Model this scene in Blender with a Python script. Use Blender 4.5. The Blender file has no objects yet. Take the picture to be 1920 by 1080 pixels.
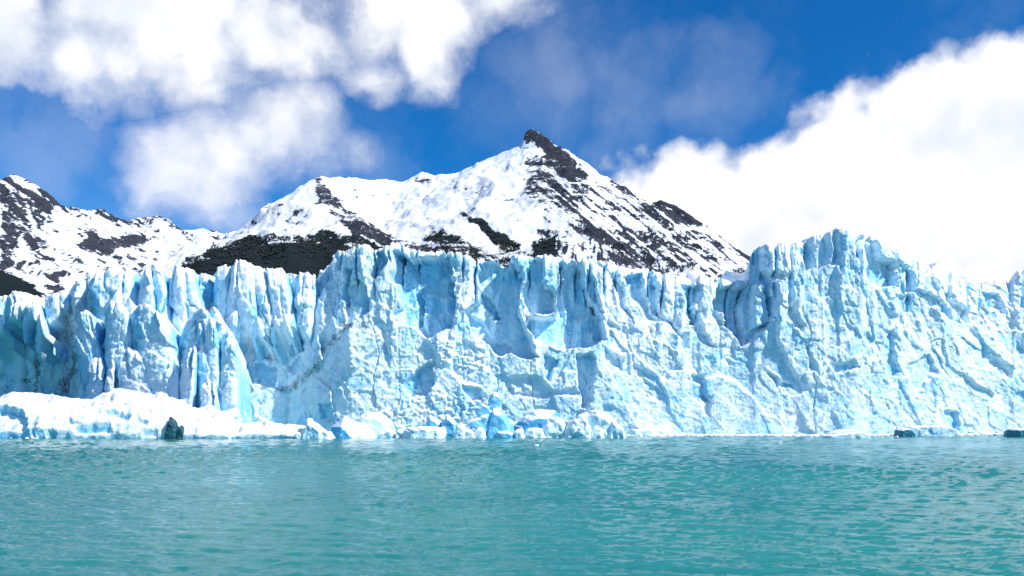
import bpy, bmesh, math, random
import numpy as np
from mathutils import Vector

random.seed(7)
rng = np.random.default_rng(11)
sc = bpy.context.scene
COL = sc.collection
R = math.radians

# ------------------------------------------------------------------ camera
F, CX, HOR, CAMH = 1663.0, 960.0, 770.0, 9.0     # focal length / horizon in photograph pixels, eye height in m
cam_d = bpy.data.cameras.new('camera')
cam_d.sensor_width = 36.0
cam_d.lens = 36.0 * F / 1920.0
cam_d.shift_y = (HOR - 540.0) / 1920.0
cam_d.clip_start = 0.5
cam_d.clip_end = 60000.0
cam = bpy.data.objects.new('camera', cam_d)
cam.location = (0, 0, CAMH)
cam.rotation_euler = (R(90), 0, 0)
COL.objects.link(cam)
sc.camera = cam

# ------------------------------------------------------------------ render / exposure
sc.view_settings.view_transform = 'Standard'
sc.view_settings.look = 'None'
sc.view_settings.gamma = 1.0
sc.view_settings.use_curve_mapping = False
sc.view_settings.exposure = 0.42
sc.cycles.max_bounces = 8
sc.cycles.diffuse_bounces = 5
sc.cycles.glossy_bounces = 3
sc.cycles.transmission_bounces = 4
sc.cycles.caustics_reflective = False
sc.cycles.caustics_refractive = False

# ------------------------------------------------------------------ sun
SUN_EL, SUN_AZ = 44.0, 26.0          # azimuth: degrees towards the viewer from the right (+X)
sd = Vector((math.cos(R(SUN_EL)) * math.cos(R(SUN_AZ)), -math.cos(R(SUN_EL)) * math.sin(R(SUN_AZ)), math.sin(R(SUN_EL))))
sun_d = bpy.data.lights.new('sun', 'SUN')
sun_d.energy = 4.0
sun_d.angle = R(0.53)
sun_d.color = (1.0, 0.965, 0.91)
sun = bpy.data.objects.new('sun', sun_d)
sun.rotation_euler = (-sd).to_track_quat('-Z', 'Y').to_euler()
sun.location = (600, -300, 700)
COL.objects.link(sun)

# ------------------------------------------------------------------ node helper
class NT:
    def __init__(s, tree):
        s.t = tree; s.n = tree.nodes; s.l = tree.links
    def node(s, typ, **kw):
        n = s.n.new(typ)
        for k, v in kw.items(): setattr(n, k, v)
        return n
    def put(s, sock, v):
        if v is None: return
        if isinstance(v, bpy.types.NodeSocket): s.l.new(v, sock)
        elif isinstance(v, (tuple, list)):
            if len(v) == 3 and sock.type == 'RGBA': v = (*v, 1.0)
            sock.default_value = v
        else: sock.default_value = v
    def math(s, op, a, b=None, c=None, clamp=False):
        n = s.node('ShaderNodeMath', operation=op, use_clamp=clamp)
        s.put(n.inputs[0], a); s.put(n.inputs[1], b); s.put(n.inputs[2], c)
        return n.outputs[0]
    def vmath(s, op, a, b=None, scale=None):
        n = s.node('ShaderNodeVectorMath', operation=op)
        s.put(n.inputs[0], a); s.put(n.inputs[1], b)
        if scale is not None: s.put(n.inputs['Scale'], scale)
        return n.outputs['Value'] if op in ('DISTANCE', 'LENGTH', 'DOT_PRODUCT') else n.outputs[0]
    def noise(s, vec, scale, detail=4, rough=0.55, dist=0.0, out='Fac'):
        n = s.node('ShaderNodeTexNoise')
        s.put(n.inputs['Vector'], vec); s.put(n.inputs['Scale'], scale); s.put(n.inputs['Detail'], detail)
        s.put(n.inputs['Roughness'], rough); s.put(n.inputs['Distortion'], dist)
        return n.outputs[out]
    def voro(s, vec, scale, feature='F1', out='Distance'):
        n = s.node('ShaderNodeTexVoronoi', feature=feature)
        s.put(n.inputs['Vector'], vec); s.put(n.inputs['Scale'], scale)
        return n.outputs[out]
    def mr(s, v, a, b, c=0.0, d=1.0, interp='SMOOTHSTEP'):
        n = s.node('ShaderNodeMapRange', interpolation_type=interp)
        n.clamp = True
        s.put(n.inputs[0], v); s.put(n.inputs[1], a); s.put(n.inputs[2], b); s.put(n.inputs[3], c); s.put(n.inputs[4], d)
        return n.outputs[0]
    def mix(s, f, a, b, blend='MIX'):
        n = s.node('ShaderNodeMix', data_type='RGBA', blend_type=blend)
        s.put(n.inputs['Factor'], f); s.put(n.inputs[6], a); s.put(n.inputs[7], b)
        return n.outputs[2]
    def attr(s, name):
        return s.node('ShaderNodeAttribute', attribute_name=name).outputs['Fac']
    def scalev(s, vec, v):
        n = s.node('ShaderNodeMapping')
        s.put(n.inputs['Vector'], vec); n.inputs['Scale'].default_value = v
        return n.outputs[0]
    def bump(s, h, strength, dist, normal=None):
        n = s.node('ShaderNodeBump')
        s.put(n.inputs['Height'], h); s.put(n.inputs['Strength'], strength); s.put(n.inputs['Distance'], dist)
        if normal is not None: s.put(n.inputs['Normal'], normal)
        return n.outputs[0]

# ------------------------------------------------------------------ sky (world): blue sky with fair-weather cumulus
world = bpy.data.worlds.new('World')
sc.world = world
world.use_nodes = True
W = NT(world.node_tree)
for n in list(W.n): W.n.remove(n)
wout = W.node('ShaderNodeOutputWorld')
bg = W.node('ShaderNodeBackground')
W.l.new(bg.outputs[0], wout.inputs[0])
bg.inputs['Strength'].default_value = 0.112
sky = W.node('ShaderNodeTexSky', sky_type='NISHITA')
sky.sun_disc = False
sky.sun_elevation = R(SUN_EL)
sky.sun_rotation = R(90 + SUN_AZ)
sky.altitude = 600.0
sky.air_density = 1.0
sky.dust_density = 0.25
sky.ozone_density = 3.0
SKY_TINT = (0.052, 0.48, 0.88)
skycol = W.mix(1.0, sky.outputs[0], SKY_TINT, 'MULTIPLY')

dirv = W.vmath('NORMALIZE', W.node('ShaderNodeTexCoord').outputs['Generated'])
def pdir(px, py):
    return Vector(((px - CX) / F, 1.0, (HOR - py) / F)).normalized()
# wind-torn warp of the cloud field
w1 = W.vmath('SCALE', W.vmath('SUBTRACT', W.noise(dirv, 7.0, 5, 0.6, out='Color'), (0.5, 0.5, 0.5)), scale=0.09)
w2 = W.vmath('SCALE', W.vmath('SUBTRACT', W.noise(dirv, 26.0, 5, 0.6, out='Color'), (0.5, 0.5, 0.5)), scale=0.022)
wd = W.vmath('ADD', dirv, W.vmath('ADD', w1, w2))
def field(blobs):
    acc = None
    for (px, py, r) in blobs:
        c = pdir(px, py)
        k = math.cos(math.atan(math.hypot((px - CX) / F, (HOR - py) / F)))
        rad = r / F * k
        d = W.vmath('DISTANCE', wd, tuple(c))
        # 1 - d/rad, scaled so that edges fall off at the same rate for every puff
        v = W.math('MULTIPLY_ADD', d, -1.0 / 0.06, rad / 0.06)
        acc = v if acc is None else W.math('SMOOTH_MAX', acc, v, 0.25)
    return acc
cum = field([(40, 40, 95), (150, 70, 105), (230, 110, 70), (290, 70, 130), (400, 90, 115), (480, 40, 120), (560, 30, 90), (330, 160, 45),
             (450, 140, 60), (300, -60, 220), (-60, -40, 160), (560, 110, 45),
             (690, 40, 85), (780, 70, 105), (700, 130, 75), (690, 190, 38), (850, 40, 100), (800, 130, 55), (945, 15, 85), (780, -90, 190), (985, -5, 40)])
hump = field([(1790, 198, 122), (1880, 190, 110), (1960, 220, 130), (1700, 238, 135), (1612, 292, 140), (1560, 300, 95), (1840, 330, 190), (1640, 430, 190),
              (1500, 410, 150), (1420, 380, 110), (1340, 390, 100), (1260, 390, 95), (1190, 370, 80), (1150, 365, 55), (1300, 480, 120), (1450, 560, 190),
              (1650, 600, 220), (1850, 560, 240), (2100, 330, 260), (2100, 600, 280), (2350, 480, 240)])
soft = field([(580, 220, 70), (500, 255, 95), (420, 290, 95), (340, 320, 90), (290, 330, 55), (600, 280, 60), (400, 350, 80), (640, 290, 35), (560, 190, 45)])
n_big = W.noise(dirv, 9.0, 7, 0.58)
n_fine = W.noise(dirv, 30.0, 5, 0.5)
n_mid = W.noise(wd, 15.0, 6, 0.6)
bw = W.vmath('ADD', dirv, W.vmath('SCALE', w2, scale=0.8))
def puff(scale):
    n = W.node('ShaderNodeTexVoronoi', feature='SMOOTH_F1')
    W.put(n.inputs['Vector'], bw); W.put(n.inputs['Scale'], scale); W.put(n.inputs['Smoothness'], 0.35)
    return W.math('SUBTRACT', 0.58, n.outputs['Distance'])
puffs = W.math('MULTIPLY_ADD', puff(38.0), 0.5, puff(16.0))
def edge(f, amp, amp2, lo, hi, bil=0.0):
    if bil: f = W.math('MULTIPLY_ADD', puffs, bil, f)
    a = W.math('MULTIPLY_ADD', W.math('SUBTRACT', n_mid, 0.5), amp, f)
    a = W.math('MULTIPLY_ADD', W.math('SUBTRACT', n_fine, 0.5), amp2, a)
    return W.mr(a, lo, hi)
d_cum = edge(cum, 0.95, 0.30, -0.22, 0.80, 0.38)
d_hump = edge(hump, 0.6, 0.25, -0.06, 0.50, 0.55)
d_soft = edge(soft, 1.1, 0.3, -0.45, 1.1, 0.25)
wisp = field([(1040, 150, 110), (1180, 170, 120), (1320, 190, 110), (1130, 290, 60), (90, 280, 150), (60, 390, 120), (220, 410, 90), (700, 330, 70), (640, 380, 60), (380, 430, 90)])
d_wisp = W.math('MULTIPLY', edge(wisp, 2.0, 0.6, -0.6, 1.5), 0.17)
# thin veil drifting everywhere, and more cumulus over the rest of the sky dome
veil = W.mr(W.noise(wd, 4.2, 6, 0.6), 0.46, 0.82, 0.0, 0.13)
front = W.vmath('DOT_PRODUCT', dirv, tuple(pdir(960, 330)))
n_rest = W.noise(wd, 3.1, 7, 0.58)
d_rest = W.math('MULTIPLY', W.mr(n_rest, 0.54, 0.66), W.mr(front, 0.70, 0.80, 1.0, 0.0))
dens = W.math('MAXIMUM', W.math('MAXIMUM', d_cum, d_hump), W.math('MAXIMUM', W.math('MULTIPLY', d_soft, 0.93), d_rest))
dens = W.math('MAXIMUM', dens, W.math('MAXIMUM', veil, d_wisp))
CLOUD = 7.5
shade = W.mr(W.math('MULTIPLY_ADD', W.math('SUBTRACT', n_mid, 0.5), 0.22, W.math('MULTIPLY_ADD', puffs, 0.22, W.noise(dirv, 6.0, 4, 0.5))), 0.28, 0.60)
cloudcol = W.mix(shade, (0.76 * CLOUD, 0.805 * CLOUD, 0.89 * CLOUD), (1.0 * CLOUD, 1.0 * CLOUD, 1.01 * CLOUD))
final = W.mix(dens, skycol, cloudcol)
W.l.new(final, bg.inputs['Color'])

# ------------------------------------------------------------------ numpy noise
def _h(ix, iy, seed):
    ix = ix.astype(np.int64); iy = iy.astype(np.int64)
    h = (ix * 374761393 + iy * 668265263 + seed * 1274126177) & 0xFFFFFFFF
    h = ((h ^ (h >> 13)) * 1274126177) & 0xFFFFFFFF
    h = ((h ^ (h >> 16)) * 2246822519) & 0xFFFFFFFF
    h = h ^ (h >> 15)
    return (h & 0xFFFFFF) / float(0xFFFFFF)
def vn(x, y, seed=0):
    x = np.asarray(x, float); y = np.asarray(y, float)
    ix = np.floor(x); iy = np.floor(y)
    fx = x - ix; fy = y - iy
    fx = fx * fx * fx * (fx * (fx * 6 - 15) + 10); fy = fy * fy * fy * (fy * (fy * 6 - 15) + 10)
    a = _h(ix, iy, seed); b = _h(ix + 1, iy, seed); c = _h(ix, iy + 1, seed); d = _h(ix + 1, iy + 1, seed)
    return (a + (b - a) * fx + (c - a) * fy + (a - b - c + d) * fx * fy) * 2 - 1
def fbm(x, y, oct=5, seed=0, gain=0.5):
    s = 0; a = 1.0; t = 0
    for o in range(oct):
        c, q = math.cos(o * 0.7), math.sin(o * 0.7)
        s = s + a * vn((x * c - y * q) * 2 ** o, (x * q + y * c) * 2 ** o, seed + o * 17)
        t += a; a *= gain
    return s / t * 1.5
def ridged(x, y, oct=5, seed=0, gain=0.5):
    s = 0; a = 1.0; t = 0
    for o in range(oct):
        c, q = math.cos(o * 0.9), math.sin(o * 0.9)
        s = s + a * (1 - np.abs(vn((x * c - y * q) * 2 ** o, (x * q + y * c) * 2 ** o, seed + o * 17)) * 1.6)
        t += a; a *= gain
    return s / t
def facets(x, y, sx, sy, seed, tilt=0.6, jit=0.9, edge=0.10):
    """broken-ice relief: every Voronoi cell is a flat chip with its own offset and tilt (about -1..1)"""
    X = np.asarray(x, float) / sx; Y = np.asarray(y, float) / sy
    ix = np.floor(X); iy = np.floor(Y)
    f1 = np.full(X.shape, 9.0); f2 = np.full(X.shape, 9.0)
    d1 = np.zeros(X.shape); d2 = np.zeros(X.shape)
    for dx in (-1, 0, 1):
        for dy in (-1, 0, 1):
            cx = ix + dx; cy = iy + dy
            px = cx + 0.5 + jit * (_h(cx, cy, seed) - 0.5); py = cy + 0.5 + jit * (_h(cx, cy, seed + 1) - 0.5)
            qx = X - px; qy = Y - py
            d = np.sqrt(qx * qx + qy * qy)
            v = (_h(cx, cy, seed + 2) * 2 - 1) + tilt * 2 * ((_h(cx, cy, seed + 3) * 2 - 1) * qx + (_h(cx, cy, seed + 4) * 2 - 1) * qy)
            m1 = d < f1; m2 = (~m1) & (d < f2)
            f2 = np.where(m1, f1, np.where(m2, d, f2)); d2 = np.where(m1, d1, np.where(m2, v, d2))
            f1 = np.where(m1, d, f1); d1 = np.where(m1, v, d1)
    t = np.clip((f2 - f1) / edge, 0, 1); t = t * t * (3 - 2 * t)
    return d1 * (0.5 + 0.5 * t) + d2 * (0.5 - 0.5 * t)
def sstep(a, b, x):
    t = np.clip((x - a) / (b - a), 0, 1)
    return t * t * (3 - 2 * t)
def sdpoly(U, V, poly):
    """signed distance to a polygon, negative inside"""
    p = np.array(poly, float); n = len(p)
    d = np.full(U.shape, 1e18); s = np.ones(U.shape)
    j = n - 1
    for i in range(n):
        ex, ey = p[j] - p[i]; wx = U - p[i, 0]; wy = V - p[i, 1]
        t = np.clip((wx * ex + wy * ey) / (ex * ex + ey * ey + 1e-12), 0, 1)
        bx = wx - ex * t; by = wy - ey * t
        d = np.minimum(d, bx * bx + by * by)
        c1 = V >= p[i, 1]; c2 = V < p[j, 1]; c3 = ex * wy > ey * wx
        s = np.where((c1 & c2 & c3) | (~c1 & ~c2 & ~c3), -s, s)
        j = i
    return s * np.sqrt(d)
def sdline(U, V, pts):
    d = np.full(U.shape, 1e18)
    for (ax, ay), (bx, by) in zip(pts[:-1], pts[1:]):
        ex, ey = bx - ax, by - ay
        t = np.clip(((U - ax) * ex + (V - ay) * ey) / (ex * ex + ey * ey), 0, 1)
        d = np.minimum(d, (U - ax - ex * t) ** 2 + (V - ay - ey * t) ** 2)
    return np.sqrt(d)
def pmask(U, V, poly, soft):
    xs = [p[0] for p in poly]; ys = [p[1] for p in poly]
    bb = (U > min(xs) - 2 * soft) & (U < max(xs) + 2 * soft) & (V > min(ys) - 2 * soft) & (V < max(ys) + 2 * soft)
    m = np.zeros(U.shape)
    if bb.any():
        m[bb] = 1 - sstep(-soft, soft, sdpoly(U[bb], V[bb], poly))
    return m
def interp(u, pts):
    xs, ys = zip(*pts)
    return np.interp(u, xs, ys)

# ------------------------------------------------------------------ mesh helpers
def mesh_from(name, verts, quads, mat, parent=None, attrs=None, smooth=True):
    me = bpy.data.meshes.new(name)
    nv, nf = len(verts), len(quads)
    k = quads.shape[1]
    me.vertices.add(nv); me.vertices.foreach_set('co', np.ascontiguousarray(verts, np.float32).ravel())
    me.loops.add(nf * k); me.loops.foreach_set('vertex_index', np.ascontiguousarray(quads, np.int32).ravel())
    me.polygons.add(nf); me.polygons.foreach_set('loop_start', np.arange(0, nf * k, k, dtype=np.int32))
    me.update(calc_edges=True); me.validate()
    if smooth: me.polygons.foreach_set('use_smooth', np.ones(len(me.polygons), bool))
    for a, v in (attrs or {}).items():
        at = me.attributes.new(a, 'FLOAT', 'POINT'); at.data.foreach_set('value', np.ascontiguousarray(v, np.float32).ravel())
    me.materials.append(mat)
    o = bpy.data.objects.new(name, me); COL.objects.link(o)
    if parent is not None: o.parent = parent
    return o
def grid_quads(nr, nc):
    i = np.arange(nr - 1)[:, None] * nc + np.arange(nc - 1)[None, :]
    return np.stack([i, i + 1, i + nc + 1, i + nc], -1)          # (nr-1, nc-1, 4)
def sub(verts, quads, attrs):
    used = np.unique(quads)
    remap = np.zeros(len(verts), np.int64); remap[used] = np.arange(len(used))
    return verts[used], remap[quads], {k: v[used] for k, v in attrs.items()}
def tag(o, label=None, cat=None, group=None, kind=None):
    if label: o['label'] = label
    if cat: o['category'] = cat
    if group: o['group'] = group
    if kind: o['kind'] = kind
    return o
def W3(px, py, Y):
    return Vector(((px - CX) / F * Y, Y, CAMH + (HOR - py) / F * Y))

# ------------------------------------------------------------------ materials
def material(name):
    m = bpy.data.materials.new(name); m.use_nodes = True
    n = NT(m.node_tree)
    for x in list(n.n): n.n.remove(x)
    out = n.node('ShaderNodeOutputMaterial'); b = n.node('ShaderNodeBsdfPrincipled')
    n.l.new(b.outputs[0], out.inputs[0])
    return m, n, b

def ice_material(name, deep, pale, snow_lo, snow_hi, sss=0.25, fine=1.0, patch=0.09, chips=1.0):
    m, n, b = material(name)
    geo = n.node('ShaderNodeNewGeometry')
    P, N = geo.outputs['Position'], geo.outputs['Normal']
    nz = n.node('ShaderNodeSeparateXYZ'); n.l.new(N, nz.inputs[0]); nz = nz.outputs[2]
    p1 = n.noise(P, patch, 6, 0.62, 0.6)
    p2 = n.noise(P, patch * 5, 5, 0.6)
    f = n.mr(n.math('MULTIPLY_ADD', p2, 0.35, p1), 0.40, 0.78)
    f = n.math('SUBTRACT', f, n.math('MULTIPLY', n.attr('blue'), 0.85), clamp=True)
    col = n.mix(f, deep, pale)
    # thin layering of clear and bubbly ice
    lay = n.noise(n.scalev(P, (0.05, 0.05, 1.1)), 1.0, 5, 0.65, 0.8)
    col = n.mix(n.mr(lay, 0.52, 0.72, 0.0, 0.35), col, deep)
    # snow and crumbled white ice lying on everything that faces up
    s = n.mr(n.math('MULTIPLY_ADD', n.math('SUBTRACT', n.noise(P, 0.55, 5, 0.6), 0.5), 0.55, nz), snow_lo, snow_hi)
    col = n.mix(s, col, (0.93, 0.95, 0.96))
    # ice clouded with rock flour
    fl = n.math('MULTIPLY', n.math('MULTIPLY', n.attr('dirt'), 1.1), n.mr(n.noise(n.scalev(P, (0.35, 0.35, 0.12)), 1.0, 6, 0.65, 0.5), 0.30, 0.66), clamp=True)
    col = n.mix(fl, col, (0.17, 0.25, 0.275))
    # grit and moraine stains
    g = n.noise(P, 1.7, 6, 0.7, 0.4)
    d = n.mr(n.math('MULTIPLY_ADD', n.math('SUBTRACT', g, 0.5), 2.6, n.math('MULTIPLY', n.attr('dirt'), 0.8)), 0.45, 0.95)
    col = n.mix(d, col, n.mix(n.noise(P, 0.8, 3), (0.035, 0.05, 0.055), (0.10, 0.115, 0.11)))
    n.l.new(col, b.inputs['Base Color'])
    b.inputs['Roughness'].default_value = 0.55
    b.inputs['Specular IOR Level'].default_value = 0.28
    b.inputs['IOR'].default_value = 1.31
    if sss:
        n.put(b.inputs['Subsurface Weight'], n.math('MULTIPLY', n.math('SUBTRACT', 1.0, d), sss))
        b.inputs['Subsurface Radius'].default_value = (0.25, 0.75, 1.25)
        b.inputs['Subsurface Scale'].default_value = 1.6
        b.subsurface_method = 'RANDOM_WALK'
    h = n.math('MULTIPLY_ADD', n.noise(n.scalev(P, (1, 1, 1.6)), 2.2 * fine, 6, 0.65), 0.55, n.math('MULTIPLY', n.voro(n.scalev(P, (1, 1, 0.7)), 1.6 * fine), 0.35))
    bn = n.bump(h, 0.26, 0.40 / fine)
    wq = n.vmath('ADD', P, n.vmath('SCALE', n.noise(P, 0.35, 4, out='Color'), scale=2.2))
    ck = n.math('MULTIPLY', n.mr(n.voro(n.scalev(wq, (0.30 * fine, 0.30 * fine, 0.17 * fine)), 1.0, 'DISTANCE_TO_EDGE'), 0.0, 0.045), n.mr(n.noise(P, 0.11, 3), 0.42, 0.56, 1.0, 0.25))
    bn = n.bump(ck, 0.5 * chips, 0.30, bn)
    wp = n.vmath('ADD', P, n.vmath('SCALE', n.noise(P, 0.5, 3, out='Color'), scale=0.9))
    c1 = n.vmath('SUBTRACT', n.voro(n.scalev(wp, (0.45 * fine, 0.45 * fine, 0.62 * fine)), 1.0, out='Color'), (0.5, 0.5, 0.5))
    c2 = n.vmath('SUBTRACT', n.voro(n.scalev(wp, (1.0 * fine, 1.0 * fine, 1.5 * fine)), 1.0, out='Color'), (0.5, 0.5, 0.5))
    chip = n.vmath('ADD', n.vmath('SCALE', c1, scale=0.28 * chips), n.vmath('SCALE', c2, scale=0.27 * chips))
    n.l.new(n.vmath('NORMALIZE', n.vmath('ADD', bn, chip)), b.inputs['Normal'])
    return m

M_ICE = ice_material('glacier_ice', (0.28, 0.65, 0.87), (0.77, 0.875, 0.93), 0.42, 0.80, sss=0)
M_FLOE = ice_material('floe_ice', (0.16, 0.54, 0.82), (0.72, 0.88, 0.95), 0.15, 0.50, sss=0)
M_BERG = ice_material('blue_berg_ice', (0.06, 0.41, 0.69), (0.32, 0.70, 0.90), 0.55, 0.85, sss=0.2, fine=0.7, patch=0.15, chips=0.3)
M_WEDGE = ice_material('wedge_berg_ice', (0.03, 0.33, 0.62), (0.22, 0.62, 0.86), 0.34, 0.55, sss=0, fine=0.7, patch=0.15, chips=0.3)
M_WHITEBERG = ice_material('white_berg_ice', (0.26, 0.65, 0.86), (0.76, 0.90, 0.95), 0.24, 0.55, sss=0, chips=0.5)

M_TEAL = ice_material('teal_berg_ice', (0.018, 0.15, 0.20), (0.06, 0.28, 0.36), 0.50, 0.80, sss=0)

def dark_ice():
    m, n, b = material('clear_dark_ice')
    P = n.node('ShaderNodeNewGeometry').outputs['Position']
    f = n.mr(n.noise(P, 0.9, 5, 0.6, 0.8), 0.38, 0.72)
    col = n.mix(f, (0.006, 0.045, 0.060), (0.035, 0.16, 0.20))
    n.l.new(col, b.inputs['Base Color'])
    b.inputs['Roughness'].default_value = 0.22
    n.l.new(n.bump(n.noise(P, 2.0, 5, 0.6), 0.6, 0.3), b.inputs['Normal'])
    return m
M_DARK = dark_ice()

def mountain_material(name, rock_a, rock_b, streak):
    m, n, b = material(name)
    geo = n.node('ShaderNodeNewGeometry')
    P = geo.outputs['Position']
    n1 = n.noise(n.scalev(P, streak), 1.0, 8, 0.68, 0.5)
    n2 = n.noise(P, 0.065, 6, 0.72)
    k = n.math('ADD', n.math('MULTIPLY', n.math('SUBTRACT', n1, 0.5), 1.5), n.math('MULTIPLY', n.math('SUBTRACT', n2, 0.5), 1.25))
    band = n.noise(n.scalev(P, (0.0015, 0.0015, 0.05)), 1.0, 4, 0.6)
    k = n.math('MULTIPLY_ADD', n.math('SUBTRACT', band, 0.5), 0.5, k)
    rk = n.mr(n.math('ADD', n.attr('rock'), k), 0.43, 0.57)
    fo = n.mr(n.math('MULTIPLY_ADD', k, 0.75, n.attr('forest')), 0.42, 0.56)
    rc = n.mix(n.mr(n.noise(P, 0.02, 6, 0.7), 0.35, 0.65), rock_a, rock_b)
    rc = n.mix(n.mr(n.noise(P, 0.16, 4, 0.7), 0.54, 0.80, 0.0, 0.28), rc, (0.70, 0.74, 0.80))
    col = n.mix(rk, (0.76, 0.79, 0.84), rc)
    col = n.mix(fo, col, n.mix(n.noise(P, 0.06, 4), (0.004, 0.010, 0.014), (0.014, 0.022, 0.024)))
    n.l.new(col, b.inputs['Base Color'])
    b.inputs['Roughness'].default_value = 0.85
    b.inputs['Specular IOR Level'].default_value = 0.15
    n.l.new(n.bump(n.math('MULTIPLY_ADD', rk, 0.35, n.noise(P, 0.05, 7, 0.7)), 0.5, 9.0), b.inputs['Normal'])
    return m
M_MTN = mountain_material('mountain_rock_and_snow', (0.014, 0.020, 0.032), (0.036, 0.038, 0.050), (0.010, 0.010, 0.020))
M_MTN2 = mountain_material('far_ridge_rock_and_snow', (0.016, 0.022, 0.036), (0.045, 0.048, 0.062), (0.008, 0.008, 0.016))

def tree_material():
    m, n, b = material('dark_beech_foliage')
    P = n.node('ShaderNodeNewGeometry').outputs['Position']
    n.l.new(n.mix(n.noise(P, 0.03, 3), (0.004, 0.011, 0.013), (0.015, 0.024, 0.022)), b.inputs['Base Color'])
    b.inputs['Roughness'].default_value = 0.9
    return m
M_TREE = tree_material()

def water_material():
    m, n, b = material('glacial_lake_water')
    P = n.node('ShaderNodeNewGeometry').outputs['Position']
    big = n.noise(n.scalev(P, (0.006, 0.012, 1.0)), 1.0, 4, 0.55)
    col = n.mix(n.mr(big, 0.35, 0.68), (0.018, 0.198, 0.196), (0.040, 0.268, 0.242))
    n.l.new(col, b.inputs['Base Color'])
    b.inputs['Roughness'].default_value = 0.10
    b.inputs['IOR'].default_value = 1.27
    r1 = n.noise(n.scalev(P, (0.5, 1.8, 1.0)), 1.1, 5, 0.62, 0.3)
    r2 = n.noise(n.scalev(P, (0.6, 1.7, 1.0)), 4.0, 4, 0.6)
    h = n.math('MULTIPLY_ADD', r2, 0.25, r1)
    n.l.new(n.bump(h, 0.7, 0.10), b.inputs['Normal'])
    return m
M_WATER = water_material()

# ------------------------------------------------------------------ water: one sheet to the horizon, wind waves where they can be seen
def build_water():
    xs = np.concatenate([[-60000, -9000, -3000], np.arange(-700, 2621, 5.5), [4800, 10800, 62000]])
    ys = [45.0]
    while ys[-1] < 330: ys.append(ys[-1] + 0.20 * (ys[-1] / 45.0) ** 1.15)
    ys = np.concatenate([[-3000, -200, 20], ys, [400, 700, 2000, 30000]])
    U, Y = np.meshgrid(xs, ys)
    g = np.maximum(Y, 40.0)
    X = (U - CX) / F * g
    Z = np.zeros_like(X)
    r2 = np.random.default_rng(5)
    for i in range(80):
        lam = 0.42 * (5.0 / 0.42) ** r2.random()
        a = 0.0066 * lam ** 0.45 * (0.5 + r2.random())
        th = R(82) + r2.normal() * 0.36
        k = 2 * math.pi / lam
        ph = k * (X * math.cos(th) + Y * math.sin(th)) + r2.random() * 6.28
        fade = np.clip(lam / (1.7 * 0.20 * (np.maximum(Y, 45) / 45.0) ** 1.15), 0, 1) ** 2
        Z += a * fade * (np.sin(ph) + 0.25 * np.cos(2 * ph))
    gust = 0.75 + 0.5 * fbm(X / 35, Y / 60, 3, 91)
    Z *= np.clip(gust, 0.4, 1.4) * (1 + 2.2 * sstep(60, 190, Y))
    Z[(Y < 44) | (Y > 331) | (U < -699) | (U > 2612)] = 0
    v = np.stack([X, Y, Z], -1).reshape(-1, 3)
    q = grid_quads(len(ys), len(xs)).reshape(-1, 4)
    o = mesh_from('lake_water', v, q, M_WATER)
    tag(o, 'milky turquoise lake water with small wind ripples', kind='structure')
build_water()

# ------------------------------------------------------------------ mountains
def roof_field(X, Y, ridges, warp):
    """height = highest of the roofs that fall away from the given crest lines; returns height and distance to the crest"""
    H = np.full(X.shape, -1e9); DD = np.full(X.shape, 1e9)
    for pts, slope, slope2 in ridges:
        P = [W3(*p) for p in pts]
        for a, c in zip(P[:-1], P[1:]):
            ex, ey = c.x - a.x, c.y - a.y
            t = np.clip(((X - a.x) * ex + (Y - a.y) * ey) / (ex * ex + ey * ey), 0, 1)
            d = np.hypot(X - a.x - ex * t, Y - a.y - ey * t)
            h = a.z + (c.z - a.z) * t - np.where(d < 260, slope * d, slope * 260 + slope2 * (d - 260))
            m = h > H
            H = np.where(m, h, H); DD = np.where(m, d, DD)
    return H, DD

def build_mountain(name, x0, x1, y0, y1, step, ridges, rocks, forests, mat, seed, label, amp, base_rock, streaks):
    xs = np.arange(x0, x1, step); ys = np.concatenate([np.linspace(y0 - 1500, y0, 60)[:-1], np.arange(y0, y1, step * 1.3)])
    X, Y = np.meshgrid(xs, ys)
    wx = fbm(X / 260, Y / 260, 4, seed) * 34; wy = fbm(X / 260, Y / 260, 4, seed + 50) * 34
    H, D = roof_field(X, Y, ridges, None)
    H2, D2 = roof_field(X + wx, Y + wy, ridges, None)
    k = 1 - np.exp(-D / 90.0)
    H = H * (1 - k) + H2 * k
    H += amp * k * (ridged((X + wx) / 210, (Y + wy) / 210, 6, seed + 7) - 0.55)
    H += 5.0 * (fbm(X / 26, Y / 26, 4, seed + 9))
    H = np.maximum(H, -5)
    gy, gx = np.gradient(H, ys, xs)
    sl = np.hypot(gx, gy)
    px = CX + X / Y * F; py = HOR - (H - CAMH) / Y * F
    pxw = px + 7 * fbm(px / 22, py / 22, 4, seed + 3); pyw = py + 5 * fbm(px / 22, py / 22, 4, seed + 4)
    rock = base_rock(px, py) + 0.34 * sstep(0.75, 1.5, sl)
    for poly, val in rocks:
        m = pmask(pxw, pyw, poly, 6)
        rock = rock * (1 - m) + val * m
    # gullies and outcrops strung down the fall line
    for ang, f_ in streaks:
        c, q = math.cos(R(ang)), math.sin(R(ang))
        al = px * c + py * q; ac = -px * q + py * c
        rock = rock + f_(px, py) * (0.95 * fbm(al / 55 + 0.3 * fbm(px / 20, py / 20, 2, seed + 31), ac / 4.2, 4, seed + 30 + int(ang), 0.62))
    forest = np.zeros_like(X)
    for poly, val in forests:
        forest = np.maximum(forest, val * pmask(pxw, pyw, poly, 9))
    v = np.stack([X, Y, H], -1).reshape(-1, 3)
    q = grid_quads(len(ys), len(xs)).reshape(-1, 4)
    o = mesh_from(name, v, q, mat, attrs={'rock': rock.ravel(), 'forest': forest.ravel()})
    tag(o, label, kind='structure')
    return X, Y, H, forest

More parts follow.
